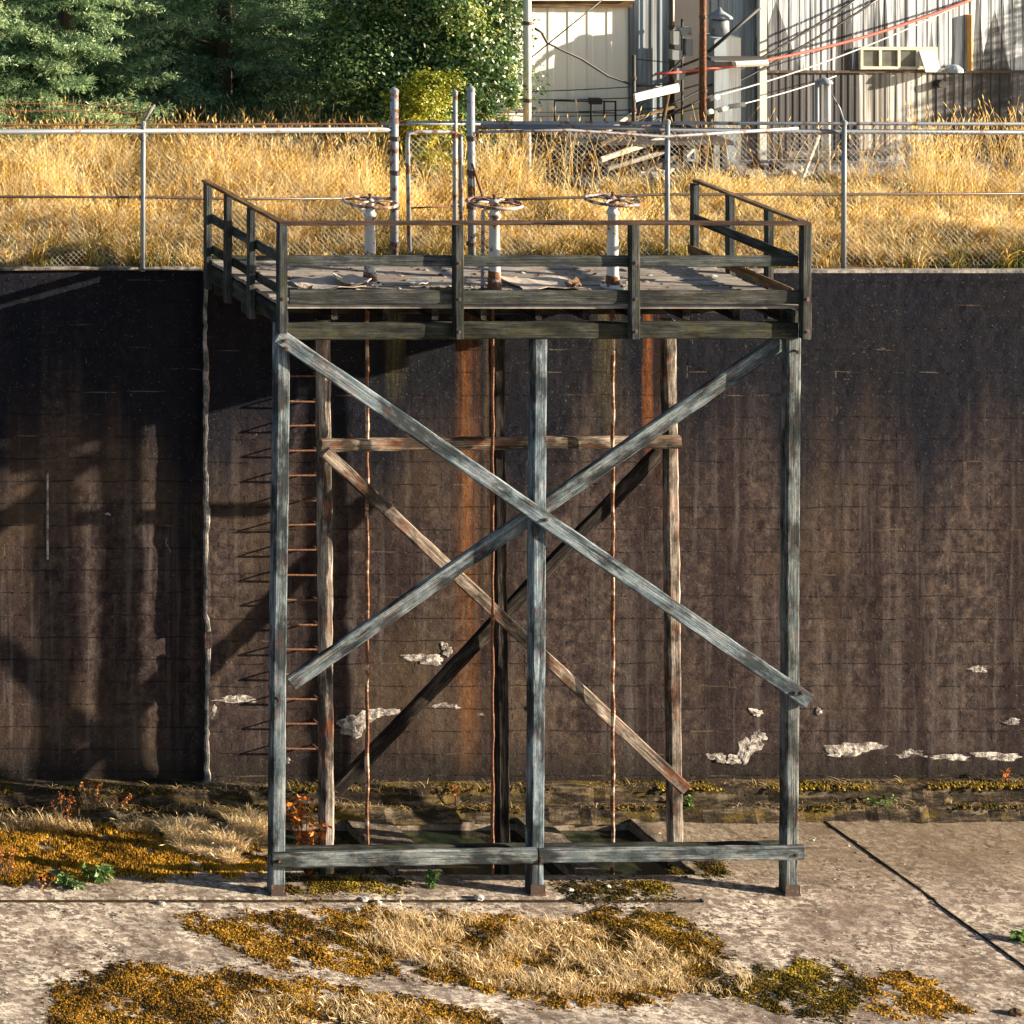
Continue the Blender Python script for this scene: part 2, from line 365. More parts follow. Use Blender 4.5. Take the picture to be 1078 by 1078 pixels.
def corrugated_material(name, base, stain, streak=.5, lower=None):
    n = NT(name); P = n.co('World'); x, y, z = n.sep(P)
    a = n.noise(n.co('World', (3, 1, .5)), 1, 5, .6)
    col = n.mix(a, tuple(c*.8 for c in base), tuple(min(1, c*1.12) for c in base))
    if streak:
        for (cw, z0, seed) in ((.47, 9.2, 0.0), (.29, 8.9, 3.3), (1.3, 9.6, 7.7)):
            xx = n.math('ADD', n.math('DIVIDE', x, cw), seed); cell = n.math('FLOOR', xx)
            wn = n.n('ShaderNodeTexWhiteNoise', noise_dimensions='1D'); n.put(wn.inputs['W'], n.math('ADD', cell, seed*10))
            r = wn.outputs[0]; r3 = n.math('FRACT', n.math('MULTIPLY', r, 57.3))
            ztop = n.math('ADD', z0+.2, n.math('MULTIPLY', r, 3.6))
            wd = n.math('MULTIPLY', n.mr(n.math('SUBTRACT', ztop, z), 0, 1.4), n.math('ADD', n.math('MULTIPLY', r3, .44), -.03))
            d = n.math('ABSOLUTE', n.math('SUBTRACT', n.math('FRACT', xx), n.mr(n.math('FRACT', n.math('MULTIPLY', r, 91.7)), 0, 1, .3, .7)))
            f = n.math('MULTIPLY', n.math('LESS_THAN', d, wd), n.mr(a, .3, .6, streak*.5, streak))
            col = n.mix(f, col, stain)
        col = n.mix(n.ramp(n.noise(n.co('World', (14, 1, .4)), 1, 4), [(.47, 0), (.6, .8)]), col, tuple(c*1.6 for c in stain))
    return n.out(col, .6, 0, a, .2, .01, .4)
M_SHEDW = corrugated_material('cream_metal_siding', (.80,.77,.68), (.2,.2,.2), 0)
M_SHEDG = corrugated_material('grey_metal_siding', (.25,.31,.36), (.08,.08,.08), .3)
M_SHEDS = corrugated_material('streaked_metal_siding', (.50,.54,.58), (.016,.019,.026), 1.0)
M_SHEDL = corrugated_material('dark_and_shaded_siding', (.12,.12,.13), (.015,.017,.022), .85)  # own dark tone at the left, painted shade at the right end
M_SHEDB = corrugated_material('pale_lower_siding', (.55,.55,.52), (.05,.045,.04), .7)

# ---------------------------------------------------------------- canal floor, pit, ledges
def bumpsheet(name, x0, x1, y0, y1, zf, nx, ny, mat, amp=.012, parent=None):
    xs = np.linspace(x0, x1, nx); ys = np.linspace(y0, y1, ny); V = []; F = []
    for j in range(ny):
        for i in range(nx):
            V.append((xs[i], ys[j], zf(xs[i], ys[j]) + (random.uniform(-amp, amp))))
    for j in range(ny-1):
        for i in range(nx-1): a = j*nx+i; F.append((a, a+1, a+nx+1, a+nx))
    return meshobj(name, V, F, mat, parent, Matrix.Identity(4), False)
Y_STEP = SY((943+476)/1419.0) + .02          # slab edge just at the post line
ZL = -.035                                   # front slab lies a little lower than the back slab
PIT = [(WX(297, .965), WX(393, .965)), (WX(440, .965), WX(574, .965)), (WX(606, .965), WX(697, .965))]
YP0, YP1 = SY(.9845), SY(.9455)
XJ = WX(848, .9345)
GA = [-60, PIT[0][0], PIT[0][1], PIT[1][0], PIT[1][1], PIT[2][0], PIT[2][1], XJ-.02, XJ+.025, 60]
b = MB()
def slab(x0, x1, y0, y1, z0, z1): b.box((x0, y0, z0), (x1, y1, z1))
slab(-60, XJ-.02, -.07, YP0, -1.6, 0); slab(WX(735, 1), XJ-.02, -.14, -.07, -1.6, -.004); slab(XJ+.022, 60, -.12, 12, -1.6, .006)
slab(-60, PIT[0][0], YP0, 12, -1.6, -.003); slab(PIT[2][1], XJ-.02, YP0, 12, -1.6, -.003)
slab(PIT[0][1], PIT[1][0], YP0, YP1, -1.6, -.02); slab(PIT[1][1], PIT[2][0], YP0, YP1, -1.6, -.015)
slab(PIT[0][0], PIT[2][1], YP1, 12, -1.6, -.004)
slab(-60, XJ-.02, -90, -.14, -1.6, ZL); slab(XJ+.022, 60, -90, -.14, -1.6, ZL+.01)
slab(-60, 60, -90, 12, -2.2, -1.55)
fl = b.build('canal_floor', M_FLOOR); struct(fl)
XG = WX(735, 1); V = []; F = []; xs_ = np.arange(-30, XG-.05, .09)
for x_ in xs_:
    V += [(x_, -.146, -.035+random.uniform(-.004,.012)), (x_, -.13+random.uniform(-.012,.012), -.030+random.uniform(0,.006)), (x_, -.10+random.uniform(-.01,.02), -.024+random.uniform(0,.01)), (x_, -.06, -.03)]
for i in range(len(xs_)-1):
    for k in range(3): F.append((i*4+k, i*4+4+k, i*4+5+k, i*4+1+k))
struct(meshobj('joint_shade_dirt_strip', V, F, M_JOINT))  # dark strip painting in the shade of the groove between slabs
wt = MB(); wt.box((PIT[0][0]-.0, YP0, -1.5), (PIT[2][1], YP1, -.13)); struct(wt.build('pit_water', M_WATER))
# ragged curb pieces round the pit
curb = thing('pit_curb', 'worn low concrete curb around the water pit beneath the timber platform', 'curb', (WX(500,.96), YP1, 0))
for i, (x0, x1, y0, y1, h, l) in enumerate([(PIT[0][0]-.1, PIT[2][1]+.12, YP1+.003, YP1+.20, .075, 'far_edge'), (PIT[2][1], PIT[2][1]+.16, YP0, YP1, .05, 'right_edge'),
        (PIT[0][1], PIT[1][0], YP0+.02, YP1-.004, .05, 'divider'), (PIT[1][1], PIT[2][0], YP0+.02, YP1-.004, .09, 'divider')]):
    if y1-y0 > x1-x0: beam('divider' if l == 'divider' else 'edge_block', ((x0+x1)/2, y0, h/2-.01), ((x0+x1)/2, y1, h/2-.01), x1-x0, h, M_CURB, curb, jit=.012, bev=.03)
    else: beam('edge_block', (x0, (y0+y1)/2, h/2-.01), (x1, (y0+y1)/2, h/2-.01), y1-y0, h, M_LEDGE, curb, jit=.012, bev=.03)
# stepped ledge at the wall foot, rising a little to the right
def ledge(name, yf, yb, zt, rise, mat, label):
    n = 220; V = []; F = []; x0, x1 = -14, 22
    for i in range(n+1):
        x = x0+(x1-x0)*i/n; z = zt+rise*(x+5)/16
        jf = random.uniform(-.03, .03) + .03*math.sin(x*2.3); jz = random.uniform(-.02, .012)
        V += [(x, yf+jf-.05, -.02), (x, yf+jf, z*.55), (x, yf+jf+.03, z+jz), (x, (yf+yb)/2, z+random.uniform(-.012, .012)), (x, yb, z+.01)]
    for i in range(n):
        for k in range(4): a = i*5+k; F.append((a, a+5, a+6, a+1))
    o = meshobj(name, V, F, mat); struct(o); return o
ledge('wall_footing', Y_WALL-.27, Y_WALL+.4, .42, .10, M_LEDGE, '')
ledge('lower_footing', Y_WALL-.43, Y_WALL-.2, .2, .05, M_LEDGE, '')

V = []; F = []; ys_ = np.arange(-9, Y_WALL-.3, .08)
for k, y_ in enumerate(ys_):
    a_, b_ = random.uniform(.012, .02)+.05*(random.random() < .06), random.uniform(.014, .024)+.05*(random.random() < .06); zz = (.012 if y_ > -.14 else ZL+.018)+random.uniform(0,.006)
    V += [(XJ-a_, y_, zz-.012), (XJ-a_*.4, y_, zz), (XJ+b_*.5, y_, zz), (XJ+b_, y_, zz-.012)]
for i in range(len(ys_)-1):
    for k in range(3): F.append((i*4+k, i*4+k+1, i*4+5+k, i*4+4+k))
struct(meshobj('joint_shade_dirt_strip', V, F, M_JOINT))
# ---------------------------------------------------------------- retaining wall
STEP = .17
XS = WX(216, S_WALL)     # the step: left of it the wall stands .26 m further back
wall = thing('retaining_wall', 'tall dark stained concrete retaining wall behind the timber platform', 'wall', (0, Y_WALL, 0))
def panel(x0, x1, yf, z0, z1, label=None, depth=.22):
    nx, nz = int((x1-x0)/.12)+1, int((z1-z0)/.12)+1
    X = np.linspace(x0, x1, nx+1); Z = np.linspace(z0, z1, nz+1)
    gx, gz = np.meshgrid(X, Z); off = .012*np.sin(gx*1.7+gz*.9)*np.cos(gz*2.3) + rng.normal(0, .0035, gx.shape)
    off += .014*(np.floor(gz/.42) % 3 == 1)*(np.sin(gx*.8+np.floor(gz/.42)*3) > .2)
    V = np.stack([gx, yf+off, gz], -1).reshape(-1, 3)
    idx = np.arange(V.shape[0]).reshape(nz+1, nx+1)
    F = np.stack([idx[:-1,:-1], idx[:-1,1:], idx[1:,1:], idx[1:,:-1]], -1).reshape(-1, 4).tolist()
    V = V.tolist(); k = len(V)      # sides and top
    V += [(x0, yf+depth, z0), (x1, yf+depth, z0), (x1, yf+depth, z1), (x0, yf+depth, z1)]
    left = idx[:,0].tolist(); right = idx[:,-1].tolist(); top = idx[-1,:].tolist()
    F.append(tuple(left[::1]+[k+3, k])); F.append(tuple(right[::-1]+[k+1, k+2])); F.append(tuple(top[::1]+[k+2, k+3]))
    o = meshobj('wall_panel', np.array(V)-np.array(WM[wall].translation), F, M_WALL, wall)
    if label: o['label'] = label
    return o
panel(-26, XS-.002, Y_WALL+STEP, -.3, Z_WALLTOP-.035, 'left stretch of wall set back behind the vertical joint')
panel(XS, 34, Y_WALL, -.3, Z_WALLTOP-.035, 'main stretch of wall behind the platform')
b = MB()
for x0, x1, yf in ((-26, XS-.01, Y_WALL+STEP-.012), (XS-.008, 34, Y_WALL-.012)):
    b.box((x0, yf, Z_WALLTOP-.035), (x1, yf+.11, Z_WALLTOP+.012))
cp = b.build('coping', M_COPING, wall)
# crumbling arris along the vertical joint, its pale tone painting sun on the corner
n = 90; V = []; F = []
for i in range(n+1):
    z = .2+(Z_WALLTOP-.35)*i/n; ww = .045+random.uniform(-.012,.012)+(.02*math.sin(z*3)); o_ = random.uniform(-.01,.012)+.03*math.sin(z*.7)*(z<3)
    V += [(XS-.03+o_, Y_WALL-.002, z), (XS-.012+o_, Y_WALL-.045, z), (XS+ww*.45+o_, Y_WALL-.05, z), (XS+ww+o_, Y_WALL-.002, z)]
for i in range(n):
    if abs(i-n*.30) < 1.5: continue
    for k in range(3): a = i*4+k; F.append((a, a+4, a+5, a+1))
meshobj('sunlit_arris', np.array(V)-np.array(WM[wall].translation), F, M_COPING, wall)
def spall(px, py, wpx, hpx, sd, name='spalled_patch'):
    rr = random.Random(sd); c = W(px, py, S_WALL); yy = Y_WALL if px > 216 else Y_WALL+STEP
    rx, rz = wpx/2/65, hpx/2/65; nr, na = 6, 40; V = [(c.x, yy-.02, c.z)]; F = []
    pr = [rr.uniform(.9, 1.05)*(1+.25*math.sin(2*2*math.pi*q/na+sd)+.18*math.sin(3*2*math.pi*q/na+sd*2)+.12*math.sin(7*2*math.pi*q/na+sd*3)) for q in range(na)]
    for r in range(1, nr+1):
        for a in range(na):
            t = 2*math.pi*a/na; q = r/nr*pr[a]
            V.append((c.x+rx*q*math.cos(t), yy-(.006*(1-(r/nr)**2)+.007*rr.random()*(r < nr)) + (.012 if r == nr else 0), c.z+rz*q*math.sin(t)))
    for a in range(na): F.append((0, 1+(a+1) % na, 1+a))
    for r in range(nr-1):
        for a in range(na): a2 = (a+1) % na; F.append((1+r*na+a, 1+r*na+a2, 1+(r+1)*na+a2, 1+(r+1)*na+a))
    meshobj(name, np.array(V)-np.array(WM[wall].translation), F, M_SPALL, wall)
for i, q in enumerate([(375,762,36,26),(402,750,40,12),(465,743,36,9),(447,694,42,13),(470,684,14,14),(250,736,56,8),(224,752,9,18),(788,787,26,30),(798,775,16,14),
        (755,797,20,14),(796,750,16,8),(772,800,20,10),(1032,703,30,10),(900,788,60,16),(958,793,30,12),(1000,797,50,9),(1050,796,56,10),(862,749,9,7),(1065,760,22,6),
        (560,745,12,8),(505,752,10,6),(118,545,6,4),(300,800,12,8),(880,792,28,10)]): spall(*q, 50+i)
b = MB(); p = W(50, 0, YS(Y_WALL+STEP)); b.box((p.x-.018, Y_WALL+STEP-.018, W(0,580,.925).z), (p.x+.014, Y_WALL+STEP+.02, W(0,490,.925).z)); b.build('form_strip', M_COPING, wall)
# ---------------------------------------------------------------- rungs let into the wall
lad = thing('wall_ladder', 'rusty iron rungs let into the concrete wall behind the left front post', 'ladder', (WX(308, S_WALL), Y_WALL, .6))
for i in range(17):
    c = W(0, 366+i*26.0, .935).z; xa, xb = WX(287, .935), WX(328.5, .935)+random.uniform(-.01,.01)
    tl = random.uniform(-.012, .012)
    b = MB(); b.tube([(xa, Y_WALL+.02, c), (xa, Y_WALL-.15, c), (xa+.02, Y_WALL-.17, c), (xb-.02, Y_WALL-.17, c+tl), (xb, Y_WALL-.15, c+tl), (xb, Y_WALL+.02, c+tl)], .014, 7)
    b.add(*[(lambda q: (q.V, q.F))(MB().lathe((xb, Y_WALL-.165, c+tl-.02), [(.016,0),(.026,.012),(.026,.03),(.014,.042)], 8))][0])
    b.build('rung', M_RUST, lad)

# ---------------------------------------------------------------- timber platform
plat = thing('timber_platform', 'weathered timber trestle platform with crossed braces and plank deck against the wall', 'platform', (WX(562,1), 0, ZL))
def tb(name, a, bb, s0, wd, ht, mat, s1=None, up=(0,0,1), **kw):
    return beam(name, W(*a, s0), W(*bb, s1 or s0), wd, ht, mat, plat, up=up, **kw)
PW = .195
for (xt, xb, yb) in ((297, 291, 944), (568, 564, 944), (835, 832, 941)):
    p = beam('front_post', W(xb+2, yb, 1)+Vector((0, PW/2, 0)), W(xt+2, 342, 1)+Vector((0, PW/2, 0)), PW, PW, M_POST, plat, up=(1,0,0))
    q = W(xb+2, yb, 1); sh = MB(); sh.box((q.x-.12, -.02, -.005), (q.x+.12, .22, .03)); sh.box((q.x-.107, -.012, .03), (q.x+.107, -.004, .17)); sh.box((q.x+.099, -.012, .03), (q.x+.109, .2, .15))
    sh.build('post_shoe', M_RUSTDK, plat)
YR = SY(.968); SR = .968
for (xt, xb, yb, m) in ((341, 345, 905, M_REAR), (524, 530, 905, M_BLACK), (705, 712.5, 897, M_REAR)):
    beam('rear_post', W(xb+2, yb, SR)+Vector((0, .10, 0)), W(xt+2, 338, SR)+Vector((0, .10, 0)), .18, .19, m, plat, up=(1,0,0), jit=.007, bev=.03)
# front braces, one each side of the posts
beam('brace', W(291, 352, 1)+Vector((0,-.045,0)), W(849, 737, 1)+Vector((0,-.045,0)), .085, .24, M_POST, plat)
beam('brace', W(306, 719, .9935), W(822, 359, .9935), .085, .235, M_POST, plat)
beam('brace', W(340, 474, .972)+Vector((0,-.06,0)), W(719, 829, .972)+Vector((0,-.06,0)), .08, .2, M_REAR, plat, jit=.008)
beam('brace', W(354, 832, .961), W(692, 477, .961), .09, .21, M_BLACK, plat, jit=.006)
beam('cross_beam', W(338, 468.5, .9725), W(716, 465, .9725), .09, .185, M_REAR, plat, jit=.008)
beam('sill_beam', W(284, 903, 1)+Vector((0,-.05,0)), W(563, 899, 1)+Vector((0,-.05,0)), .09, .225, M_POST, plat, jit=.006)
beam('sill_beam', W(565, 899.5, 1)+Vector((0,-.05,0)), W(843, 895, 1)+Vector((0,-.05,0)), .09, .21, M_POST, plat, jit=.006)
beam('sill_beam', W(296, 896, .992), W(836, 891, .992), .09, .16, M_BEAM, plat, jit=.006)
# bolts and rust where timbers cross
for (px, py) in ((297,357),(571,545),(833,727),(836,369),(291,735),(566,903),(291,903),(834,897),(840,727),(298,365),(478,312),(478,346),(663,312),(663,346),(843,312),(843,346),(293,312),(478,274),(663,274)):
    c = W(px, py, 1); c = c+Vector((0, -.06 if py < 348 else 0, 0)); b = MB(); b.tube([c+Vector((0,-.12,0)), c+Vector((0,.0,0))], .02, 8); b.tube([c+Vector((0,-.104,0)), c+Vector((0,-.094,0))], .033, 12); b.build('bolt', M_RUSTDK, plat)
# deck: joists, boards, edge beams
XL, XR = WX(294, 1), WX(842, 1)
YB = SY(.9392)
beam('front_cap_beam', W(299, 349, 1)+Vector((0,.03,0)), W(839, 347.5, 1)+Vector((0,.03,0)), .13, .245, M_BEAM, plat)
beam('rear_cap_beam', (XL+.1, YR+.1, ZH(825)), (XR-.1, YR+.1, ZH(825)), .2, .25, M_BEAM, plat)
beam('wall_beam', (XL+.1, YB-.2, ZH(825)), (XR-.1, YB-.2, ZH(825)), .15, .25, M_BEAM, plat)
jx = [304, 357, 411, 463, 515, 573, 622, 676, 728, 781, 832]
for i, px in enumerate(jx):
    x = WX(px, 1)
    beam('joist', (x, .14, ZH(807)-.03), (x, YB-.02, ZH(807)-.03), .11, .19, M_BLACK, plat)
beam('side_beam', (XL+.09, .0, ZH(812)), (XL+.09, YB-.05, ZH(812)), .09, .27, M_BEAM, plat)
beam('side_beam', (XR-.07, .0, ZH(812)), (XR-.07, YB-.05, ZH(812)), .09, .27, M_BEAM, plat)
# deck boards (one part, boards with gaps, wear and lifted ends)
V = []; F = []; nb = 17; pw = (YB-(-.03))/nb; T = []
for k in range(nb):
    y0 = -.03+k*pw; cuts = sorted([XL+.05, XR+.0]+[XL+random.uniform(1.2, 6.6) for _ in range(random.choice((1,1,2)))])
    for c0, c1 in zip(cuts[:-1], cuts[1:]):
        if c1-c0 < .15: continue
        n = max(2, int((c1-c0)/.4)); zt = Z_DECK+random.uniform(-.006,.006); b0 = len(V); cup = random.uniform(-.006,.01); tw = random.random()
        for i in range(n+1):
            x = c0+.004+(c1-c0-.008)*i/n; dz = random.uniform(-.003,.003)+(.018 if i in (0,n) and random.random() < .3 else 0); g = random.uniform(0,.005)
            V += [(x, y0+.006+g, zt-.045), (x, y0+.006+g, zt+cup+dz), (x, y0+pw/2, zt+dz), (x, y0+pw-.006-g, zt+cup+dz), (x, y0+pw-.006-g, zt-.045)]
            T += [tw]*5
        for i in range(n):
            for j in range(5): a = b0+i*5+j; a2 = b0+i*5+(j+1) % 5; F.append((a, a2, a2+5, a+5))
        F.append(tuple(b0+j for j in range(5))); F.append(tuple(b0+n*5+j for j in range(5))[::-1])
def deck_material():
    n = NT('plank_deck'); at = n.n('ShaderNodeAttribute'); at.attribute_name = 'tint'; t = at.outputs['Fac']
    P = n.co('World', (1.4, 26, 1)); off = n.n('ShaderNodeVectorMath', operation='ADD'); n.put(off.inputs[0], P); n.put(off.inputs[1], n.comb(n.math('MULTIPLY', t, 60), 0, 0))
    g = n.noise(off.outputs[0], 1, 5, .6, .3); bl = n.noise(n.co('World'), 1.7, 6, .65)
    col = n.ramp(g, [(.3, (.09,.08,.07)), (.5, (.22,.20,.18)), (.72, (.38,.355,.32))])
    col = n.mix(n.math('MULTIPLY', t, .6), col, n.mix(1, col, (.55,.53,.55), 'MULTIPLY'))
    col = n.mix(n.ramp(bl, [(.48, 0), (.66, .65)]), col, (.06,.045,.035))
    col = n.mix(n.ramp(n.noise(n.co('World', (1,1,1), (9,2,0)), 2.4, 5), [(.6, 0), (.7, .5)]), col, (.22,.12,.05))
    return n.out(col, .85, 0, g, .6, .012, .25)
meshobj('deck', np.array(V)-np.array(WM[plat].translation), F, deck_material(), plat, tint=T)
# guard rail
ZR, ZM, ZT = ZH(709), ZH(750.5), ZH(786.5)
for px in (293.5, 478.5, 663.5, 843):
    beam('rail_post', W(px, 354 if px > 300 else 348, 1)+Vector((0,-.10,0)), W(px, 234, 1)+Vector((0,-.10,0)), .12, .13, M_RAIL, plat, up=(1,0,0), bev=.01)
for xe in (XL-.0, XR+.0):
    sgn = -1 if xe == XL else 1
    for s in (.941, .9585, .978):
        x = xe + (-.09 if sgn < 0 else .09)*1.0
        if sgn < 0: x = WX({.941:218.5, .9585:240, .978:264.5}[s], s)
        else: x = WX({.941:726.8, .9585:764.3, .978:804.5}[s], s*.9975)
        beam('rail_post', (x, SY(s), ZH(829)), (x, SY(s), ZR-.03), .10, .11, M_RAIL, plat, up=(0,1,0), bev=.01)
def side(name, x, z, wd, ht, mat, y1=SY(.941)+.06, y0=-.1): return beam(name, (x, y0, z), (x, y1, z), wd, ht, mat, plat, bev=.008)
xl, xr = WX(293.5,1), WX(843,1)
beam('top_rail', (xl-.06, -.10, ZR), (xr+.06, -.10, ZR), .12, .05, M_RAILCAP, plat, bev=.006)
side('top_rail', xl, ZR+.002, .11, .045, M_BROWN, y0=-.03); side('top_rail', xr, ZR+.002, .11, .045, M_BROWN, y0=-.03)
beam('mid_rail', (xl+.02, -.015, ZM), (xr-.06, -.015, ZM), .04, .165, M_RAIL, plat, bev=.006)
side('mid_rail', xl+.07, ZM+.01, .04, .15, M_RAIL, y0=.01); side('mid_rail', xr-.07, ZM+.01, .04, .15, M_RAIL, y0=.01)
for a, c in ((302, 474), (483, 659), (668, 838)):
    beam('toe_board', (WX(a,1), -.075, ZT-.01), (WX(c,1), -.075, ZT-.01), .045, .205, M_RAIL, plat, bev=.006)
side('toe_board', xl+.10, ZT+.02, .04, .14, M_BEAM, y0=.05); side('toe_board', xr-.10, ZT+.02, .05, .14, M_BROWN, y0=.05)
beam('back_board', (xl+.1, YB-.06, Z_DECK+.03), (xr-.3, YB-.06, Z_DECK+.03), .12, .07, M_BEAM, plat)
# ---------------------------------------------------------------- valve stands
VD = [(389.5, .972, 213, 'left of the three rusty white valve stands, small tag hanging under its handwheel', 386.5), (520.5, .985, 214, 'middle rusty white valve stand on the deck, nearest to the front rail', 518.5), (645, .977, 211, 'right of the three rusty white valve stands with the cleanest handwheel', 645)]
for i, (px, s, wy, lab, rx) in enumerate(VD):
    c = W(px, 0, s); c.z = Z_DECK; zw = W(0, wy, s).z
    t = thing('valve_stand', lab, 'valve stand', c, 'valve stands on the platform deck')
    h = zw-Z_DECK
    b = MB(); b.lathe(c, [(.17,0),(.17,.03),(.13,.035),(.10,.07),(.085,.13),(.078,h*.5),(.068,h-.22),(.09,h-.21),(.09,h-.17),(.07,h-.15),(.05,h-.08)], 18); b.build('pedestal', M_PAINTW, t, True)
    for k in range(4):
        a = k*math.pi/2+.6; b = MB(); b.lathe(c+Vector((.14*math.cos(a), .14*math.sin(a), .03)), [(.02,0),(.02,.03),(.01,.034)], 6)
        b.build('anchor_bolt', M_RUST, t)
    b = MB(); rw = .375; hub = c+Vector((0,0,h)); ring = [hub+Vector((rw*math.cos(a), rw*math.sin(a), .0)) for a in np.linspace(0, 2*math.pi, 37)]
    b.tube(ring, .026, 8, cap=False)
    for k in range(5):
        a = 2*math.pi*k/5+i*.7; b.tube([hub+Vector((.04*math.cos(a), .04*math.sin(a), .015)), hub+Vector((.2*math.cos(a), .2*math.sin(a), .03)), hub+Vector((rw*math.cos(a), rw*math.sin(a), 0))], .017, 6)
    b.lathe(hub+Vector((0,0,-.06)), [(.055,0),(.06,.03),(.06,.09),(.04,.12)], 12)
    hw = b.build('handwheel', M_WHEEL, t, True)
    b = MB(); b.lathe(hub, [(.022,0),(.022,.10),(.03,.11),(.03,.13),(.012,.14)], 8); b.build('stem_nut', M_RUST, t)
    xr_ = WX(rx, s); pts = []; rad = []
    for k in range(70):
        z = Z_DECK-.05-(Z_DECK+.35)*k/69; pts.append((xr_+.006*math.sin(k*.9+i), c.y, z)); rad.append((.019 if i == 1 else .023)+.011*random.random())
    b = MB(); b.tube(pts, rad, 7); b.build('stem_rod', M_WIREROD if i != 1 else M_RUST, t)
    if i == 0:
        b = MB(); b.box(c+Vector((-.14,-.03,h-.18)), c+Vector((-.075,.01,h-.05))); b.tube([c+Vector((-.11,0,h-.05)), c+Vector((-.11,0,h))], .006, 5); b.build('tag', M_WHITE, t)
    if i == 1:
        b = MB(); b.tube([c+Vector((-.16,.05,0)), c+Vector((-.15,.05,h-.12)), c+Vector((-.05,.02,h-.08))], .025, 7); b.build('side_pipe', M_GALVR, t)
    # rust-brown iron foot below the painted part
    b = MB(); b.lathe(c+Vector((0,0,.031)), [(.118,0),(.104,.05),(.092,.14),(.087,.16 if i != 1 else .32)], 18); b.build('rusted_foot', M_PEDRUST, t, True)
# debris lying on the deck
def sheet(name, px, s, wx, wy, rot, mat, lab, cat, th=.012, curl=.05, grp=None):
    c = W(px, 0, s); c.z = Z_DECK+.03; nx, ny = 8, 5; V = []; F = []; rr = random.Random(int(px))
    ph = rr.random()*6
    for q in (1, 0):
        for j in range(ny+1):
            for i in range(nx+1):
                u, v = i/nx-.5, j/ny-.5; e = 1+.12*math.sin(9*u+ph)*(abs(v) > .4)+.1*math.sin(7*v+ph)*(abs(u) > .4)
                V.append((u*wx*e, v*wy*e, curl*(abs(u*2)**2*math.sin(ph+3*v)+.5*abs(v*2)**2)+q*th+abs(.02*math.sin(8*u+ph))))
    N = (nx+1)*(ny+1)
    for j in range(ny):
        for i in range(nx):
            a = j*(nx+1)+i; F.append((a, a+1, a+nx+2, a+nx+1)); F.append((a+N, a+nx+1+N, a+nx+2+N, a+1+N))
    ring = [i for i in range(nx+1)]+[j*(nx+1)+nx for j in range(1, ny+1)]+[ny*(nx+1)+i for i in range(nx-1, -1, -1)]+[j*(nx+1) for j in range(ny-1, 0, -1)]
    for a, c2 in zip(ring, ring[1:]+ring[:1]): F.append((a, a+N, c2+N, c2))
    o = meshobj(name, V, F, mat, None, Matrix.Translation(c)@Matrix.Rotation(rot, 4, 'Z')); tag(o, lab, cat, grp); return o
sheet('torn_sheet', 345, .978, .75, .6, .3, M_PAPER, 'torn curled brown sheet left of the left valve stand', 'sheet', curl=.07)
sheet('board_scrap', 371, .976, .50, .5, -.5, M_PAPER, 'small broken panel just left of the left valve stand foot', 'board', .02, .12)
sheet('board_scrap', 322, .985, .6, .16, 1.1, M_DECK, 'short split plank lying near the left front corner of the deck', 'board', .03, .03)
sheet('white_scrap', 363, .99, .22, .12, .4, M_WHITE, 'small white scrap on the deck behind the front rail', 'scrap', .01, .01)
sheet('torn_sheet', 572, .976, .95, .6, .1, M_PAPER, 'large flat weathered sheet between the middle and right valve stands', 'sheet', curl=.03)
sheet('plank_offcut', 604, .979, .4, .10, .7, M_BROWN, 'tilted brown plank offcut at the right end of the large sheet', 'board', .035, .05)
sheet('white_scrap', 556, .989, .9, .10, .05, M_WHITE, 'long white strip on the deck before the large sheet', 'scrap', .012, .02)
sheet('plank_offcut', 470, .986, .45, .12, .1, M_BROWN, 'brown plank offcut left of the middle valve stand', 'board', .04, .02)
sheet('dark_rag', 503, .988, .35, .25, .2, M_DARK, 'black rag at the foot of the middle valve stand', 'rag', .02, .02)
sheet('white_scrap', 441, .975, .3, .12, .2, M_WHITE, 'pale scrap between the left and middle valve stands', 'scrap', .01, .02)

# ---------------------------------------------------------------- embankment, gravel
YF = SY(.9325)
xs = np.linspace(-40, 55, 150)
em = bumpsheet('embankment_ground', -40, 55, Y_WALL+.10, 60, lambda x, y: Z_WALLTOP-.02+(.05*math.sin(x*.9)*math.cos(y*.7) if y > 5 else 0), 180, 110, M_EARTH, .015); struct(em)
gv = bumpsheet('gravel_yard', WX(690,.8), 45, SY(.822), SY(.772)+8, lambda x, y: Z_WALLTOP+.10+.02*math.sin(x*2), 120, 40, M_GRAVEL, .012); struct(gv)

# ---------------------------------------------------------------- chain link fence
fen = thing('chain_link_fence', 'galvanised chain link fence with rusty wire running along the top of the wall', 'fence', (0, YF, Z_WALLTOP))
SF = .9325
def tube(name, pts, r, mat, parent, n=8, smooth=True): b = MB(); b.tube(pts, r, n); return b.build(name, mat, parent, smooth)
def lin(x0, y0, x1, y1, s=SF): return [W(x0, y0, s), W(x1, y1, s)]
for px, top in ((-390, 130), (-120, 130), (150, 130), (702, 128), (888, 129), (1150, 129), (1420, 129)):
    a = W(px, top, SF); tube('fence_post', [(a.x, YF, Z_WALLTOP-.05), (a.x+.01, YF, a.z)], .037, M_GALV, fen, 10)
    b = MB(); b.lathe((a.x+.01, YF, a.z), [(.045,-.03),(.045,.02),(.02,.04)], 10); b.build('post_cap', M_GALV, fen)
    if px in (150, -120, -390, 1150, 1420): tube('wire_arm', [(a.x, YF, a.z), (a.x+.25, YF+.15, a.z+.27)], .022, M_COPING, fen)
    if px == 888: tube('wire_arm', [(a.x+.01, YF, a.z), (a.x-.03, YF+.05, a.z+.22), (a.x-.12, YF+.1, a.z+.42)], .014, M_GALVR, fen)
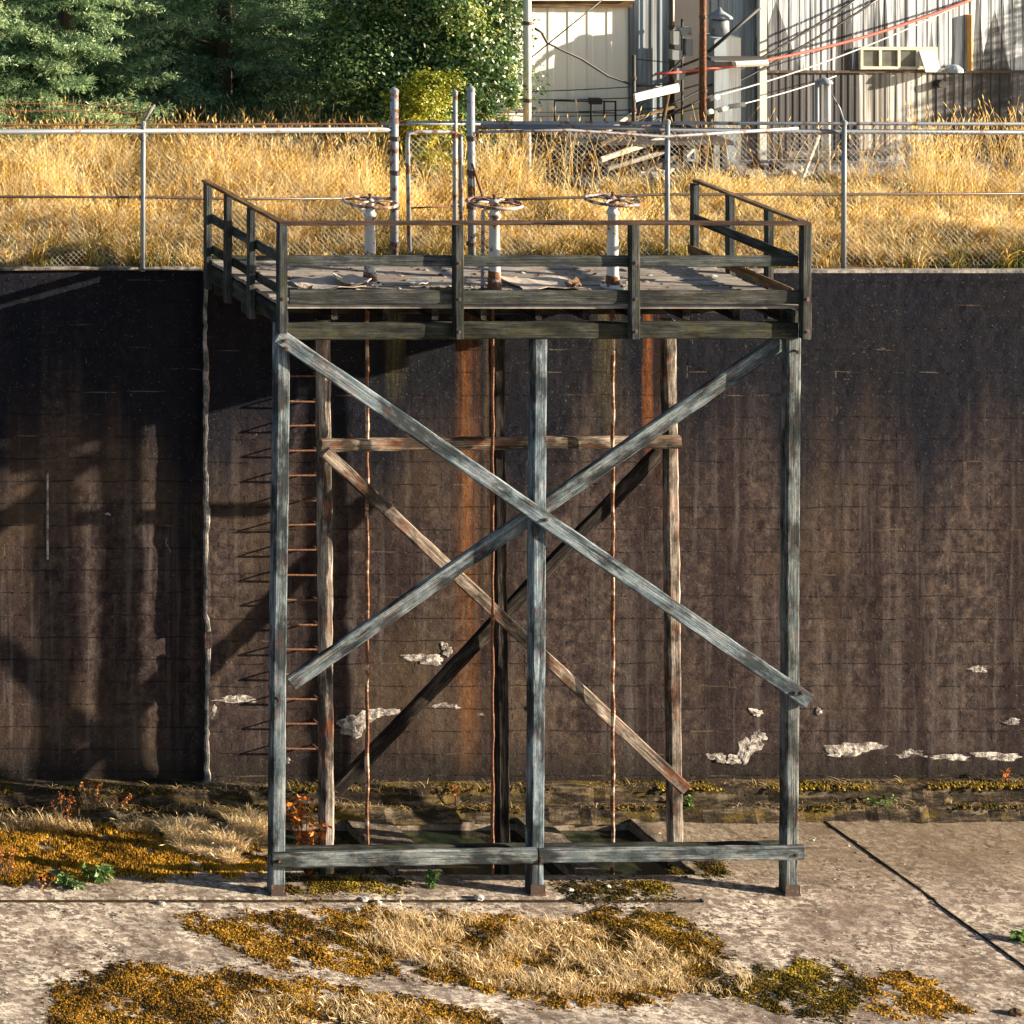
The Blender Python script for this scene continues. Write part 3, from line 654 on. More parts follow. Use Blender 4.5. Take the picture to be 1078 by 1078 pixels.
tube('top_pipe', lin(-600, 142, 412, 136.5), .042, M_PIPE, fen); tube('top_pipe', lin(418, 129, 1078, 130.5)+[W(1500, 132, SF)], .028, M_GALVR, fen)
tube('top_pipe', [W(498, 133.5, SF-.002), W(640, 134, SF-.002), W(720, 137, SF-.002), W(860, 138.5, SF-.002), W(1500, 141, SF-.002)], .040, M_PIPE, fen)
tube('top_pipe', [W(500, 139, SF+.002), W(600, 137, SF+.002), W(700, 144, SF+.002), W(840, 135, SF+.002)], .024, M_GALVR, fen)
def barbed(pts, name='barbed_wire', r=.013, mat=M_RUST):
    b = MB(); b.tube(pts, r, 6); pts = [Vector(p) for p in pts]
    for p, q in zip(pts[:-1], pts[1:]):
        L = (q-p).length; k = int(L/.12)
        for i in range(k):
            c = p.lerp(q, (i+.5)/k); b.tube([c+Vector((-.01, 0, .045)), c+Vector((.012, 0, -.03))], .006, 4)
    b.build(name, mat, fen)
barbed(lin(-600, 133, 412, 130.5), r=.016); barbed([W(-600,106,.9295), W(40,109,.9295), W(140,112,.9295)], r=.008); barbed([W(-600,115,.9295), W(60,117,.9295), W(160,119,.9295)], r=.008)
tube('mid_rod', [W(-600,206,SF), W(150,207.5,SF), W(250,209.5,SF), W(412,209,SF)], .022, M_RUSTDK, fen); tube('mid_rod', [W(497,211,SF), W(590,208.5,SF), W(702,204.5,SF), W(890,204.5,SF), W(1500,203,SF)], .022, M_RUSTDK, fen)
def mesh_net(x0, x1, z0, z1, y, pitch=.062):
    V = []; F = []; H = z1-z0; r = .0031; L = []
    k = x0-H
    while k < x1:
        for sg in (1, -1):
            a, bb = (k, k+H) if sg > 0 else (k+H, k); za, zb = z0, z1
            if sg > 0: p, q = Vector((k, z0)), Vector((k+H, z1))
            else: p, q = Vector((k, z1)), Vector((k+H, z0))
            t0 = max(0, (x0-p.x)/H); t1 = min(1, (x1-p.x)/H)
            if t1 > t0: L.append((p.lerp(q, t0), p.lerp(q, t1), sg))
        k += pitch*1.414
    for p, q, sg in L:
        m = 5; b0 = len(V); d = (q-p).normalized(); nn = Vector((-d.y, d.x))
        for i in range(m+1):
            c = p.lerp(q, i/m); yy = y+sg*.0022+.02*math.sin(c.x*1.3+c.y)
            V += [(c.x+nn.x*r, yy, c.y+nn.y*r), (c.x, yy-r, c.y), (c.x-nn.x*r, yy, c.y-nn.y*r)]
        for i in range(m):
            for j in range(3): j2 = (j+1) % 3; F.append((b0+i*3+j, b0+i*3+j2, b0+(i+1)*3+j2, b0+(i+1)*3+j))
    return V, np.array(F)
for x0, x1 in ((WX(-600,SF), WX(414,SF)), (WX(496,SF), WX(1420,SF))):
    V, F = mesh_net(x0, x1, Z_WALLTOP+.03, W(0,138,SF).z, YF+.03)
    meshobj('chain_link_mesh', np.array(V)-np.array(WM[fen].translation), F, M_WIRE, fen)
gt = thing('pipe_gate', 'narrow galvanised pipe gate between tall posts behind the platform deck', 'gate', (WX(455,SF), YF, Z_WALLTOP))
for px, t, r in ((415, 97, .062), (495.5, 95, .058), (479, 99, .036)):
    a = W(px, t, SF); tube('gate_post', [(a.x+(.02 if px == 495.5 else 0), YF, Z_WALLTOP-.05), (a.x, YF, a.z)], r, M_GALVR, gt, 12)
    for zc in ((.35, .95, 1.5, 2.05) if r > .04 else (.4,)):
        b = MB(); b.lathe((a.x+.01, YF, Z_WALLTOP+zc), [(r+.004,0),(r+.016,.01),(r+.016,.07),(r+.004,.08)], 12)
        b.build('clamp_band', M_RUSTDK, gt)
    b = MB(); b.lathe((a.x, YF, a.z-.01), [(r+.006,0),(r+.006,.05),(r*.5,.08)], 12); b.build('post_cap', M_GALV, gt)
tube('gate_leaf_frame', [W(431,268,SF), W(429,150,SF), W(430,140,SF), W(440,139,SF), W(478,139,SF), W(485,142,SF), W(486,270,SF)], .036, M_GALVR, gt)
tube('header_pipe', lin(400, 130, 505, 130), .03, M_GALVR, gt)
tube('gate_brace', lin(430, 219, 484, 217), .014, M_RUST, gt); tube('leaning_rod', lin(497, 172, 509, 210, .934), .02, M_RUST, gt)
V, F = mesh_net(WX(430,SF), WX(486,SF), Z_WALLTOP+.05, W(0,141,SF).z, YF+.04); meshobj('chain_link_mesh', np.array(V)-np.array(WM[gt].translation), F, M_WIRE, gt)

# ---------------------------------------------------------------- grass
def fbm(x, y, sc=1.0, ph=0):
    v = np.zeros_like(x)
    for k, a in ((1,.5),(2.1,.3),(4.3,.2)):
        v += a*np.sin(x*sc*k*1.3+ph+1.7*np.sin(y*sc*k*.9+ph*2))*np.cos(y*sc*k*1.1-ph+.8*np.sin(x*sc*k))
    return v
def blades(base, h, wd, lean, ang, tint, droop=.35, seed=0, head=0):
    """one mesh of tapering bent blades: vectorised"""
    N = len(base); lv = np.array([0, .4, .75, 1.0]); wv = np.array([1, .85, .55, .12])
    fa = rng.uniform(0, 2*np.pi, N); wx, wy = np.cos(fa)*wd/2, np.sin(fa)*wd/2
    dx, dy = np.cos(ang), np.sin(ang); V = np.zeros((N, 4, 2, 3), dtype=np.float32)
    for i, (l, ww) in enumerate(zip(lv, wv)):
        out = h*lean*(l**1.7); z = h*(l - droop*lean*l**3)
        cx, cy, cz = base[:,0]+dx*out, base[:,1]+dy*out, base[:,2]+z
        V[:,i,0] = np.stack([cx-wx*ww, cy-wy*ww, cz], -1); V[:,i,1] = np.stack([cx+wx*ww, cy+wy*ww, cz], -1)
    Vf = V.reshape(-1, 3); o = np.arange(N)[:,None]*8
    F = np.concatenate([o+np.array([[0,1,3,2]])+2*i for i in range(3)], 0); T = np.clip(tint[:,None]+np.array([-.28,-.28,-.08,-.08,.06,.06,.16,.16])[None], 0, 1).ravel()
    if head:
        m = rng.random(N) < head; tip = V[m,3].mean(1); n = m.sum(); prv = V[m,2].mean(1); d = tip-prv; d /= np.linalg.norm(d, axis=1)[:,None]+1e-6
        parts = []
        for j in range(3):
            a = rng.uniform(0, 2*np.pi, n); sd = np.stack([np.cos(a), np.sin(a), rng.uniform(-.3,.3,n)], -1)*rng.uniform(.006,.014,n)[:,None]
            L = rng.uniform(.05,.13,n)[:,None]; p0 = tip-d*L*.8
            parts.append(np.stack([p0, p0+d*L*.5+sd, p0+d*L*1.2, p0+d*L*.5-sd], 1))
        Q = np.concatenate(parts, 0); b0 = len(Vf); Vf = np.concatenate([Vf, Q.reshape(-1,3)], 0)
        F = np.concatenate([F, b0+np.arange(len(Q))[:,None]*4+np.arange(4)[None]], 0); T = np.concatenate([T, np.repeat(np.clip(np.tile(tint[m],3)+.2,0,1), 4)])
    return Vf, F, T
def field(N, x0, x1, y0, y1, hf, seed):
    ncl = N//22; cx = rng.uniform(x0, x1, ncl); cy = rng.uniform(y0, y1, ncl); k = rng.integers(0, ncl, N)
    x = cx[k]+rng.normal(0, .10, N); y = np.clip(cy[k]+rng.normal(0, .10, N), y0, y1+.3)
    n1 = fbm(x, y, .55, seed); n2 = fbm(x, y, 1.6, seed+2)
    ca = rng.uniform(0, 2*np.pi, ncl)[k]; ch = rng.uniform(.45, 1.4, ncl)[k]; ct = rng.normal(0, .17, ncl)[k]
    h = hf(x, y, n1)*ch*rng.uniform(.6, 1.15, N)
    tint = np.clip(.66+.5*n2-.25*n1+ct+rng.normal(0,.10,N), 0, 1)
    return x, y, h, ca+rng.normal(0, .6, N), tint, n1, n2
EMZ = Z_WALLTOP
def hgt(x, y, n1):
    bx = np.clip((WXN(640, y)-x)/1.5, 0, 1)          # taller on the left
    far = np.clip((y-4.0)/4.5, 0, 1)
    h = .42+.28*far+.34*n1 + .30*far*bx
    right = x > WXN(700, y)
    h = np.where(right, h*(1-.5*far), h)
    gap = (x > WXN(545, y)) & (x < WXN(700, y)); h = np.where(gap & (y > 6.5), h*.75, h)
    return np.clip(h, .18, 1.3)
def WXN(px, y): return (px+1000)*(DF+y)/(PPM*DF) - X0
x, y, h, an, t, n1, n2 = field(135000, -11, 17, Y_WALL+.21, 10.4, hgt, 1.0)
keep = ~((x > WXN(345, y)) & (x < WXN(545, y)) & (y > 7.9+.4*fbm(x, y, 2, 3))) & ~((x > WXN(705, y)) & (y > 9.3)) & ~((x > WXN(565, y)) & (x < WXN(720, y)) & (y > 7.6+.5*fbm(x, y, 2, 0))); x, y, h, an, t, n2 = [q[keep] for q in (x, y, h, an, t, n2)]
gp = (fbm(x, y, .8, 9) > .22); t = np.where(gp, t-.3*rng.random(len(t)), t); near = np.clip((5.2-y)/1.6, 0, 1); t = np.clip(t-near*(.30+.3*n2)*rng.random(len(t))*1.3, 0, 1)
zb = np.full(len(x), EMZ-.03)
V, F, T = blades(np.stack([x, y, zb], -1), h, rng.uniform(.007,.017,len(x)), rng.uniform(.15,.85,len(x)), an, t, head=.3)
g = meshobj('dry_grass', V, F, M_GRASS, tint=T); struct(g, 'stuff'); g['label'] = 'golden dry grass covering the bank behind the fence'
# taller seed stalks here and there
N = 9500; x = rng.uniform(-10, 15, N); y = rng.uniform(6.0, 10, N); m = (fbm(x, y, .9, 4) > -.02) & ~((x > WXN(555,y)) & (x < WXN(960,y)) & (rng.random(N) > .12)); x, y = x[m], y[m]; N = len(x)
V, F, T = blades(np.stack([x, y, np.full(N, EMZ)], -1), rng.uniform(.8, 1.55, N), np.full(N, .012), rng.uniform(.1,.45,N), rng.uniform(0,6.28,N), rng.uniform(.3,.85,N), head=1)
g = meshobj('tall_grass_stalks', V, F, M_GRASS, tint=T); struct(g, 'stuff')

# ---------------------------------------------------------------- trees
def conifer_mesh(seed, rad=2.4, height=8.0, dens=1.0):
    rr = np.random.default_rng(seed); Vs = []; Ts = []
    z = .15
    while z < height-.3:
        f = 1-z/height; nb = int((6+6*f)*dens)
        for k in range(nb):
            a = rr.uniform(0, 2*np.pi); L = rad*(f**.75)*rr.uniform(.72, 1.12); d = np.array([np.cos(a), np.sin(a), 0]); side = np.array([-d[1], d[0], 0])
            m = max(6, int(L*17)); t = np.sort(rr.uniform(.22, 1, m)); droop = rr.uniform(-.12, .34); bt = rr.normal(0, .12)
            for tt in t:
                c = d*L*tt + np.array([0, 0, z + L*(.10*tt - droop*tt**2 + .12*tt**4)])
                sgn = rr.choice([-1, 1]); sl = (.20+.42*(1-tt))*L*.42*rr.uniform(.6, 1.1)+.10
                sd = side*sgn*.8+d*.75; sd = sd/np.linalg.norm(sd)
                q = max(6, int(sl*50)); u = rr.uniform(0, 1, q)[:,None]
                pc = c+sd*sl*u+np.array([0,0,rr.uniform(-.45,.25)])*sl*u**2+rr.normal(0, .03, (q,3))
                # needles: narrow quads fanning off the twig
                nd = sd*rr.uniform(.5,1.1,(q,1))+rr.normal(0, .75, (q,3)); nd /= np.linalg.norm(nd, axis=1)[:,None]
                ln = rr.uniform(.04, .095, (q,1)); w_ = np.cross(nd, rr.normal(0,1,(q,3))); w_ /= np.linalg.norm(w_, axis=1)[:,None]+1e-6; w_ *= rr.uniform(.007,.013,(q,1))
                Vs.append(np.stack([pc-w_, pc+w_, pc+nd*ln+w_*.4, pc+nd*ln-w_*.4], 1))
                Ts.append(np.repeat(np.clip(.35+bt+.4*tt*(u[:,0])+rr.normal(0,.1,q), 0, 1), 4))
        z += .14+.10*(z/height)
    V = np.concatenate(Vs, 0); n = len(V)
    return V.reshape(-1, 3), np.arange(n*4).reshape(-1, 4), np.concatenate(Ts)
def trunk_part(root, h, r0, n=5):
    o = WM[root].translation; b = MB(); b.tube([o+Vector((0,0,-.1)), o+Vector((.03,0,h*.4)), o+Vector((0,.04,h*.75)), o+Vector((0,0,h))], [r0, r0*.75, r0*.4, .03], 10)
    for k in range(n):
        a = k*2.4; z = h*(.12+.7*k/n); L = r0*9*(1-z/h)
        b.tube([o+Vector((0,0,z)), o+Vector((math.cos(a)*L*.6, math.sin(a)*L*.6, z+.12)), o+Vector((math.cos(a)*L, math.sin(a)*L, z+.1))], [r0*.28, r0*.18, .015], 6)
    b.build('trunk', M_BARK, root)
cm = []
for sd in (3, 9):
    V, F, T = conifer_mesh(sd); cm.append((V, F, T))
cmesh = []
conis = [(-95, 10.4, 0, 'bushy dark green fir, leftmost behind the fence', 1.0), (68, 11.3, 1, 'bushy green fir behind the left fence post with arm', 1.0), (235, 12.2, 0, 'wide green fir beside the glossy broadleaf tree', .98),
         (-20, 15.4, 1, 'dark fir standing in the back row at far left', 1.05), (150, 15.6, 0, 'dark fir in the back row between two front firs', 1.05), (310, 15.2, 1, 'dark fir in the back row next to the broadleaf tree', 1.1), (440, 15.5, 0, 'dark fir directly behind the broadleaf tree', 1.1), (-230, 9.6, 1, 'fir beyond the left end of the row', 1.0)]
first = {}
for i, (px, yy, k, lab, sc_) in enumerate(conis):
    x = WXN(px, yy); r = thing('fir_tree', lab, 'tree', (x, yy, EMZ), 'firs behind the fence')
    M = Matrix.Translation((x, yy, EMZ)) @ Matrix.Rotation(i*1.9, 4, 'Z') @ Matrix.Scale(sc_, 4)
    if k not in first:
        o = meshobj('crown', cm[k][0], cm[k][1], M_NEEDLE, r, M, tint=cm[k][2]); first[k] = o.data
    else:
        o = bpy.data.objects.new('crown', first[k]); COL.objects.link(o); setw(o, r, M)
    trunk_part(r, 7.5, .17)
def leafy(root, c, rx, ry, rz, N, size, mat, name='crown', seed=0, clumps=60, tb=(.2,.75), shell=.55):
    rr = np.random.default_rng(seed); u = rr.normal(0,1,(clumps,3)); u /= np.linalg.norm(u,axis=1)[:,None]; cr = rr.uniform(shell,1,clumps)[:,None]
    cc = u*cr*np.array([rx,ry,rz])*rr.uniform(.72,1.22,(clumps,1)); ct = rr.normal(0,.16,clumps); k = rr.integers(0,clumps,N)
    d = rr.normal(0,1,(N,3)); d /= np.linalg.norm(d,axis=1)[:,None]; rad = rr.uniform(.3,1,N)[:,None]**.5*rr.uniform(.7,1.25,clumps)[k][:,None]*.32*min(rx,rz)
    p = cc[k]+d*rad+rr.normal(0,.03,(N,3))
    nrm = d+np.array([0,0,.5])+rr.normal(0,.5,(N,3)); nrm /= np.linalg.norm(nrm,axis=1)[:,None]
    a = np.cross(nrm, rr.normal(0,1,(N,3))); a /= np.linalg.norm(a,axis=1)[:,None]; b_ = np.cross(nrm,a)
    s = size*rr.uniform(.6,1.3,(N,1)); V = np.stack([p-a*s*.5, p-b_*s*.27+nrm*s*.05, p+a*s*.5-nrm*s*.12, p+b_*s*.27+nrm*s*.05], 1)
    T = np.repeat(np.clip(rr.uniform(tb[0],tb[1],N)+ct[k]+.4*(rr.random(N) < .03), 0, 1), 4)
    M = Matrix.Translation(Vector(c)) if root is None else Matrix.Translation(Vector(c))
    return meshobj(name, V.reshape(-1,3), np.arange(N*4).reshape(-1,4), mat, root, M, tint=T)
yy = 9.75; x = WXN(440, yy); r = thing('broadleaf_tree', 'glossy dark leaved broadleaf tree between the firs and the white building', 'tree', (x, yy, EMZ))
leafy(r, (x, yy, EMZ+2.5), 1.72, 1.1, 2.75, 85000, .08, M_LEAF, seed=4, clumps=170); trunk_part(r, 4.5, .16, 7)
x2 = WXN(514, 9.3); r = thing('slim_bush', 'bright green ivy covered bush at the right edge of the broadleaf tree', 'bush', (x2, 9.3, EMZ))
leafy(r, (x2, 9.3, EMZ+1.5), .42, .4, 1.9, 18000, .05, M_LEAF, seed=6, clumps=40, tb=(.5,.95)); trunk_part(r, 1.6, .05, 3)
x2 = WXN(440, 8.2); r = thing('yellow_shrub', 'yellow green shrub behind the pipe gate', 'shrub', (x2, 8.2, EMZ))
leafy(r, (x2, 8.2, EMZ+1.1), .68, .45, 1.2, 24000, .06, M_YLEAF, seed=8, clumps=60, tb=(.1,.9)); trunk_part(r, 1.3, .04, 4)
x2 = 18.6; r = thing('roadside_fir', 'small young fir standing before the right end of the streaked metal building', 'tree', (x2, 9.7, EMZ))
o = bpy.data.objects.new('crown', first[0]); COL.objects.link(o); setw(o, r, Matrix.Translation((x2, 9.7, EMZ))@Matrix.Scale(.58, 4)); trunk_part(r, 4.2, .08)

# ---------------------------------------------------------------- buildings
def siding(name, x0, x1, yf, z0, z1, mat, parent, rib=.22, dep=.03, label=None, slope=0):
    V = []; F = []; x = x0; pts = []
    while x < x1-.001:
        for dx, dd in ((0,0),(rib*.42,0),(rib*.5,-dep),(rib*.72,-dep),(rib*.8,0)):
            if x+dx <= x1: pts.append((x+dx, yf+dd))
        x += rib
    pts.append((x1, yf))
    for (a, b_) in pts: V += [(a, b_, z0), (a, b_, z1+slope*(a-x0))]
    for i in range(len(pts)-1): F.append((2*i, 2*i+2, 2*i+3, 2*i+1))
    o = meshobj(name, np.array(V)-np.array(WM[parent].translation), F, mat, parent)
    if label: o['label'] = label
    return o
def wallbox(name, x0, x1, y0, y1, z0, z1, mat, parent): b = MB(); b.box((x0,y0,z0),(x1,y1,z1)); return b.build(name, mat, parent)
# white building
s1 = .7962; yf = SY(s1); xa, xb = WX(505, s1), WX(662, s1)
bd = thing('white_building', 'cream white ribbed metal building behind the tall pale pole', 'building', ((xa+xb)/2, yf, EMZ))
siding('wall', xa, xb, yf, EMZ, W(0, 4, s1).z, M_SHEDW, bd, rib=.37, dep=.012)
wallbox('core_wall', xa, xb, yf+.02, yf+5, EMZ, W(0, 5, s1).z, M_SHEDW, bd)
b = MB(); b.box((xa-.1, yf-.12, W(0,7,s1).z), (xb, yf-.02, W(0,-1,s1).z)); b.build('eaves_trim', M_BROWN, bd)
b = MB(); zt = W(0,-1,s1).z; b.add([(xa-.2, yf-.2, zt), (xb, yf-.2, zt), (xb, yf+5, zt+1.3), (xa-.2, yf+5, zt+1.3), (xa-.2, yf-.2, zt+.06), (xb, yf-.2, zt+.06), (xb, yf+5, zt+1.36), (xa-.2, yf+5, zt+1.36)], [(0,3,2,1),(4,5,6,7),(0,1,5,4),(1,2,6,5),(2,3,7,6),(3,0,4,7)]); b.build('roof', M_WHITE, bd)
wallbox('base_course', xa-.05, xb, yf-.05, yf-.01, EMZ, W(0,157,s1).z, M_BROWN, bd)
# grey building between
s2 = .797; yf2 = SY(s2); xc, xd = WX(663, s2), WX(803, .80)
bd = thing('grey_building', 'grey blue metal building with pipes between the two pale buildings', 'building', ((xc+xd)/2, yf2, EMZ))
siding('wall', xc, xd, yf2, EMZ, EMZ+5.2, M_SHEDG, bd, rib=.16, dep=.015)
wallbox('core_wall', xc+.002, xd, yf2+.02, yf2+6, EMZ, EMZ+5.2, M_SHEDG, bd)
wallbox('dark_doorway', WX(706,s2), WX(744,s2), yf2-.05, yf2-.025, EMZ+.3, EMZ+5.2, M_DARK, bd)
b = MB(); b.box((xc-.1, yf2-.15, EMZ+5.2), (xd+.1, yf2+6.1, EMZ+5.35)); b.build('roof', M_SHEDG, bd)
# streaked building on the right
s3 = .80; yf3 = SY(s3); xe, xg = WX(803, s3), WX(1078, s3)+6
bd = thing('streaked_building', 'cream metal building with black streaks and a window strip at the right', 'building', ((xe+xg)/2, yf3, EMZ))
zs = W(0, 75, s3).z
siding('upper_wall', xe, xg, yf3, zs, EMZ+5.6, M_SHEDS, bd, rib=.20, dep=.008)
siding('lower_wall', xe, WX(905,s3), yf3+.02, EMZ, zs, M_SHEDL, bd, rib=.13, dep=.01, label='dark brown lower wall at the left of the building')
siding('lower_wall', WX(905,s3), WX(982,s3), yf3+.02, EMZ, zs, M_SHEDB, bd, rib=.2, dep=.01, label='pale lower wall under the window strip')
siding('lower_wall', WX(982,s3), xg, yf3+.02, EMZ, zs, M_SHEDL, bd, rib=.17, dep=.01, label='lower wall at the right end, darkened for the shade on it')  # dark siding tone here paints in the shade
wallbox('core_wall', xe, xg, yf3+.06, yf3+7, EMZ, EMZ+5.6, M_SHEDS, bd)
wallbox('corner_post', xe-.09, xe+.04, yf3-.06, yf3+.02, EMZ, EMZ+5.6, M_WHITE, bd)
b = MB(); b.box((xe-.2, yf3-.3, EMZ+5.6), (xg+.2, yf3+7.2, EMZ+5.75)); b.build('roof', M_SHEDG, bd)
b = MB(); b.box((xe, yf3-.035, zs-.025), (xg, yf3-.01, zs+.02)); b.build('seam_flashing', M_RUSTDK, bd)
fw = MB(); xw0, xw1, zw0, zw1 = WX(903,s3), WX(984,s3), W(0,72,s3).z, W(0,49,s3).z
for (a0, a1, c0, c1) in ((xw0, xw1, zw0, zw0+.05), (xw0, xw1, zw1-.05, zw1)): fw.box((a0, yf3-.09, c0), (a1, yf3-.02, c1))
for k in range(5): xx = xw0+(xw1-xw0-.05)*k/4; fw.box((xx, yf3-.086, zw0+.05), (xx+.05, yf3-.022, zw1-.05))
wf = fw.build('window_frame', M_CREAM, bd)
for k in range(4):
    xx = xw0+.05+(xw1-xw0-.05)*k/4; b = MB()
    if k < 3: b.box((xx+.002, yf3-.055, zw0+.052), (xx+(xw1-xw0)/4-.06, yf3-.045, zw1-.052)); b.build('pane', M_GLASS, wf)
    else: b.add([(xx, yf3-.28, zw0-.02), (xx+.30, yf3-.28, zw0-.02), (xx+.30, yf3-.08, zw1-.04), (xx, yf3-.08, zw1-.04), (xx, yf3-.25, zw0-.02), (xx+.30, yf3-.25, zw0-.02), (xx+.30, yf3-.05, zw1-.04), (xx, yf3-.05, zw1-.04)], [(0,1,2,3),(4,7,6,5),(0,4,5,1),(3,2,6,7),(0,3,7,4),(1,5,6,2)]); b.build('open_sash', M_WHITE, wf)
b = MB(); q = W(995,71,s3); b.tube([(q.x, yf3, q.z+.02), (q.x, yf3-.2, q.z+.06)], .02, 6); b.lathe((q.x, yf3-.26, q.z-.03), [(.15,0),(.14,.06),(.07,.12),(.03,.13)], 14); b.build('wall_lamp', M_SHEDG, bd)
b = MB(); q = W(989,88,s3); b.tube([(q.x, yf3+.02, q.z), (q.x, yf3-.10, q.z)], .075, 14); b.build('vent_pipe_mouth', M_DARK, bd)
b = MB(); q = W(1019,0,s3); b.tube([(q.x, yf3-.05, W(0,15,s3).z), (q.x, yf3-.05, W(0,73,s3).z)], .05, 8); b.build('yellow_downpipe', plain('ochre_rust', (.45,.24,.06), .7), bd)
q0, q1 = W(828,163,.806), W(940,160,.806)
tag(beam('concrete_rail', q0, q1, .2, .09, M_COPING, None), 'low pale concrete rail at the foot of the streaked building', 'rail')
b = MB(); a = W(938, 190, .81)
# ---- yard objects
def pole(name, px, py0, py1, s, r, mat, lab, cat='pole', bands=True):
    a, c = W(px, py0, s), W(px, py1, s); root = thing(name, lab, cat, (a.x, a.y, min(a.z, c.z)))
    tube('shaft', [a, c], r, mat, root, 12)
    if bands:
        for k in range(3):
            z = min(a.z,c.z)+(abs(a.z-c.z))*(.3+.25*k); b = MB(); b.lathe((a.x, a.y, z), [(r+.003,0),(r+.014,.01),(r+.014,.06),(r+.003,.07)], 12)
            b.build('band', M_RUSTDK, root)
    return root
pole('utility_pole', 555, -120, 205, .83, .065, M_WHITE, 'tall pale grey pole in front of the white building')
pole('rusty_pole', 740, -120, 190, .815, .055, M_RUST, 'tall rust orange pipe pole in front of the grey building')
pole('rusty_pole', 707, -60, 140, .80, .05, M_RUSTDK, 'brown pipe pole left of the tall rust orange one')
pole('dark_post', 667, 58, 190, .82, .035, M_DARK, 'thin black post with cable arms at the scrap pile')
# twin vent pipe
v = thing('vent_post', 'white twin pipe vent with domed cap in front of the dark lower wall', 'vent', W(868, 192, .822))
for px, r in ((860, .035), (871, .055)):
    tube('pipe', [W(px, 193, .822), W(px, 86, .822)], r, M_WHITE if px == 871 else M_GALV, v, 10)
q = W(868, 88, .822); b = MB(); b.lathe(q, [(.13,0),(.14,.02),(.11,.07),(.03,.11)], 14); b.build('cap', M_GALV, v, True)
tag(beam('leaning_stick', W(843,193,.83), W(862,143,.824), .05, .05, M_CREAM, None), 'pale stick leaning against the white twin pipe vent', 'stick')
# duct with hood
d = thing('roof_vent_duct', 'grey metal duct with small domed vent in front of the grey building', 'duct', W(767, 185, .81))
a = W(752,185,.81); c = W(780,40,.81); b = MB(); b.box((a.x, a.y, a.z), (c.x, a.y+.5, c.z)); b.build('duct_body', M_SHEDG, d)
q = W(766,40,.81); b = MB(); b.lathe(q+Vector((0,.25,0)), [(.16,0),(.15,.28),(.12,.3)], 14); b.build('vent_neck', M_GALV, d, True)
b = MB(); b.lathe(q+Vector((0,.25,.33)), [(.22,0),(.2,.04),(.05,.14),(.02,.2)], 14); b.build('vent_cap', M_GALV, d, True)
b = MB(); a = W(742,62,.812); c = W(800,59,.812); b.box((a.x, a.y-.2, a.z), (c.x, a.y, c.z)); b.build('shelf', M_DARK, d)
b = MB(); a = W(764,65,.812); c = W(798,59,.812); b.tube([(a.x, a.y-.28, a.z), (c.x, a.y-.28, a.z+.03)], .06, 8); tag(b.build('tube_lamp', M_WHITE, None), 'white tube lamp under the shelf of the grey duct', 'lamp')
tube_s = lambda nm, pts, r, m, lab, cat='cable', g=None: tag(tube(nm, pts, r, m, None, 6), lab, cat, g)
tube_s('slanted_bar', [W(745,55,.811), W(800,8,.811)], .03, M_DARK, 'dark slanted bar crossing behind the duct vent', 'bar')
sb = thing('switch_box_set', 'small grey electrical boxes on a bracket beside the rust orange pole', 'electrical box', W(718, 85, .813))
tube('bracket', [W(718, 190, .8125), W(718, 20, .8125)], .02, M_DARK, sb, 6)
for (px, py, w_, h_) in ((713,40,8,14),(713,58,10,10),(722,33,12,8),(726,50,7,18),(717,78,9,12)):
    b = MB(); a = W(px-w_/2, py+h_/2, .814); c = W(px+w_/2, py-h_/2, .814); b.box(a, (c.x, a.y+.12, c.z)); b.build('box', M_GALV, sb)
def sag(p, q, dz, n=14): 
    p, q = Vector(p), Vector(q); return [p.lerp(q, i/n)-Vector((0,0,dz*4*(i/n)*(1-i/n))) for i in range(n+1)]
tube_s('power_cable', sag(W(640,140,.815), W(910,-6,.80), .15), .021, M_CABLE, 'upper thick black cable rising right across the streaked building', 'cable', 'cables over the yard')
tube_s('power_cable', sag(W(648,144,.815), W(932,-6,.80), .18), .021, M_CABLE, 'lower thick black cable rising right across the streaked building', 'cable', 'cables over the yard')
tube_s('power_cable', sag(W(690,78,.815), W(1040,-8,.80), .28), .026, M_RED, 'red cable crossing in front of the streaked building', 'cable', 'cables over the yard')
tube_s('power_cable', sag(W(742,104,.815), W(1020,0,.80), .15), .014, M_WCABLE, 'thin pale cable below the red cable', 'cable', 'cables over the yard')
tube_s('power_cable', sag(W(742,118,.815), W(880,80,.80), .05), .011, M_WCABLE, 'thin pale cable carrying white insulators', 'cable', 'cables over the yard')
for k, (px, py, dx) in enumerate(((752,103,9),(760,115,8),(776,111,16),(746,118,8))):
    tube_s('insulator', [W(px-dx/2, py+1.2, .8155), W(px+dx/2, py-1.2, .8155)], .045, M_WHITE, ('white insulator at left end of the thin pale cable', 'short white insulator on the lower pale cable', 'long white insulator on the lower pale cable', 'stub insulator beside the rust orange pole')[k], 'insulator', 'insulators by the rusty pole')
tube_s('power_cable', [W(563,30,.81), W(570,34,.81), W(576,45,.81), W(590,52,.81), W(612,62,.81), W(640,80,.81), W(662,88,.81), W(704,93,.81)], .024, M_CABLE, 'wavy black cable across the front of the white building', 'cable', 'cables over the yard')
for k, (y0, y1) in enumerate(((97, 88), (104, 101), (118, 113), (121, 119))):
    tube_s('guy_wire', sag(W(505, y0, .80), W(705, y1, .80), .04), .010, M_CABLE, ['top', 'second', 'third', 'lowest'][k]+' thin wire stretched before the white building', 'wire', 'wires before the white building')
